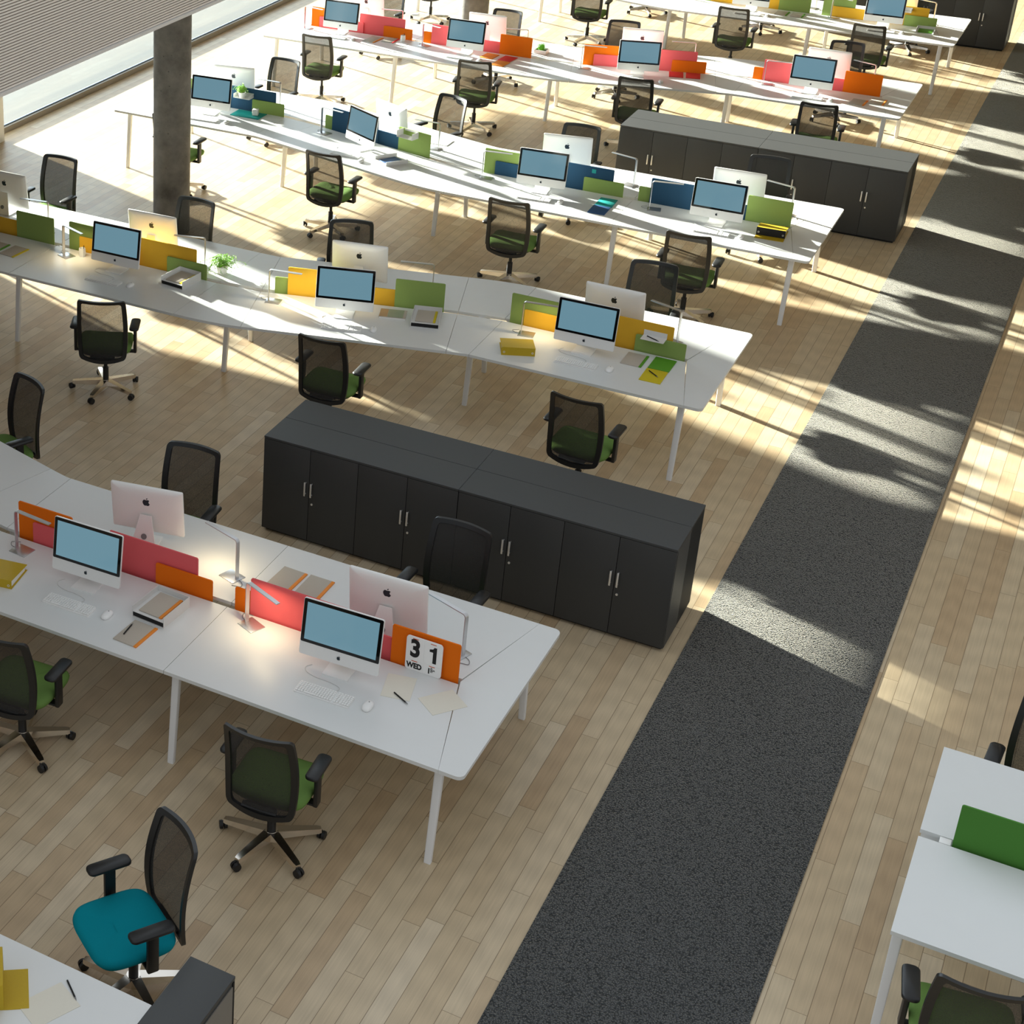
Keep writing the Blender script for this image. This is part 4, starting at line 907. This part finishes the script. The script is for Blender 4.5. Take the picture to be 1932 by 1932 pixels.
def leafmesh(n, spread, h, z0, trail, seed, size=.0145):
    rnd = random.Random(seed); lv = MB(); stm = MB()
    for k in range(n):
        a = rnd.uniform(0, 2 * math.pi); R = spread * rnd.uniform(.15, 1) ** .8; up = h * rnd.uniform(.25, 1) * (1 - .5 * (R / spread))
        long_ = rnd.random() < trail
        if long_: R *= rnd.uniform(1.2, 1.75)
        pts = spline([(0, 0, z0), (R * .35 * math.cos(a), R * .35 * math.sin(a), z0 + up), (R * .8 * math.cos(a + .15), R * .8 * math.sin(a + .15), z0 + up * .95), (R * math.cos(a + .25), R * math.sin(a + .25), z0 + up * (.3 if long_ else .7))], 4)
        stm.tube(pts, .0009, 4)
        for j in range(2 if not long_ else 3, len(pts)):
            for s in (-1, 1):
                if rnd.random() < .25: continue
                p = pts[j]; q = Matrix.Translation(p) @ Matrix.Rotation(a + s * rnd.uniform(.5, 1.4), 4, 'Z') @ Matrix.Rotation(rnd.uniform(-.7, .3), 4, 'Y') @ Matrix.Rotation(rnd.uniform(-.6, .6), 4, 'X'); L = size * rnd.uniform(.7, 1.2)
                lv.add([(0, 0, 0), (L * .5, -L * .36, .001), (L, 0, -.001), (L * .5, L * .36, .001), (L * .5, 0, .003)], [(0, 1, 4), (1, 2, 4), (2, 3, 4), (3, 0, 4)], q)
    return lv.mesh('leaves', leaf_m, 0), stm.mesh('stems', leaf_m, 0)
def potted(x, y, z, h, r, spread, fh, n, trail, seed, lab):
    lv, sm = leafmesh(n, spread, fh, h - .008, trail, seed)
    tree('potted_creeper', [('pot', MB().loft([ring(r * .75, 0), ring(r, h), ring(r * .9, h), ring(r * .85, h - .012)]).mesh('pot', pot_m, 40), None), ('soil', MB().loft([ring(r * .84, h - .02), ring(r * .86, h - .010)]).mesh('soil', soil_m, 40), 0), ('stems', sm, None), ('leaves', lv, None)], (x, y, z), 0, lab, 'plant')
potted(-7.204, 13.262, TOP, .075, .058, .145, .15, 90, .35, 3, 'leafy creeper in a round white pot on the large yellow-green bench')
# screen-hung shelves
def shelf(name_lab, x, y, z, d, w=.24, dp=.13, sides=True, back=True, h=.05):
    b = MB().box(-w / 2, -dp, 0, w / 2, 0, .004)
    if sides: b.box(-w / 2, -dp, .004, -w / 2 + .004, 0, h); b.box(w / 2 - .004, -dp, .004, w / 2, 0, h)
    if back: b.box(-w / 2, -.004, .004, w / 2, 0, h)
    hk = MB().box(-w / 2 + .02, 0, h - .02, w / 2 - .02, .004, h)
    tree('hanging_shelf', [('tray', b.mesh('tray', MATS['tray_white'], 0), None), ('hook_strip', hk.mesh('hook_strip', alu_soft, 0), None)], (x, y, z), d, name_lab, 'shelf', 'small shelves hung on desk screens')
shelf('white shelf with a pen, hung above the green screen, large yellow-green bench', -3.16, 13.6455, .8865, 0, .20, .11, sides=False)
pen((-3.20, 13.60), (-3.12, 13.56), 'dark pen lying on the white shelf hung above the green screen', .8906)
shelf('white shelf carrying the small plant, hung on navy screen by the column', -9.47, 17.9505, .90, 0, .22, .12)
potted(-9.48, 17.868, .9045, .07, .045, .075, .12, 60, .3, 5, 'small leafy plant in a white pot on the shelf by the column')
shelf('empty white shelf with upright sides, hung on the tall green screen of blue-green bench', -7.085, 17.478, .93, -15, .22, .12, back=False, h=.075)
shelf('white shelf carrying a cup, hung on the mustard screen of distant yellow-green bench', -3.29, 26.4455, .94, 0, .24, .12)
tree('white_cup', [('cup', MB().loft([ring(.028, 0), ring(.032, .07), ring(.028, .07), ring(.026, .006)]).mesh('cup', pot_m, 40), None)], (-3.29, 26.385, .9442), 0, 'round white cup standing on the hung shelf of the distant yellow-green bench', 'cup')
# grass in a white box
rnd = random.Random(11); gr = MB()
for k in range(260):
    a = rnd.uniform(0, 6.283); r0 = rnd.uniform(0, .05); x0, y0 = r0 * math.cos(a), r0 * math.sin(a); l = rnd.uniform(.05, .10); bx, by = x0 * 1.9 + rnd.uniform(-.015, .015), y0 * 1.9 + rnd.uniform(-.015, .015); t = Vector((-math.sin(a), math.cos(a), 0)) * .0022
    gr.add([(x0 - t.x, y0 - t.y, .042), (x0 + t.x, y0 + t.y, .042), ((x0 + bx) / 2 + t.x * .8, (y0 + by) / 2 + t.y * .8, .042 + l * .65), ((x0 + bx) / 2 - t.x * .8, (y0 + by) / 2 - t.y * .8, .042 + l * .65), (bx, by, .042 + l)], [(0, 1, 2, 3), (3, 2, 4)])
gp = MB(); gp.loft([[(x, y, z) for x, y in rrect(-q, -q, q, q, .006, 3)] for q, z in ((.085, 0), (.085, .05), (.078, .05), (.078, .035))])
tree('grass_planter', [('box', gp.mesh('box', pot_m, 30), None), ('soil', MB().box(-.076, -.076, .02, .076, .076, .04).mesh('soil', soil_m, 0), 0), ('grass_blades', gr.mesh('grass_blades', mat('grass_green', (92, 158, 28), .6, noise=.3, scale=60), 0), None)], (-7.224, 22.306, TOP), 0, 'tuft of green grass in a square white box on distant orange-red bench', 'plant')
single('memo_note', MB().box(-.022, -.001, 0, .022, .0, .044).mesh('memo_note', WC['teal'], 0), (-4.90, 17.3255, .935), 0, 'small teal memo note on the navy screen of the blue-green bench', 'note')
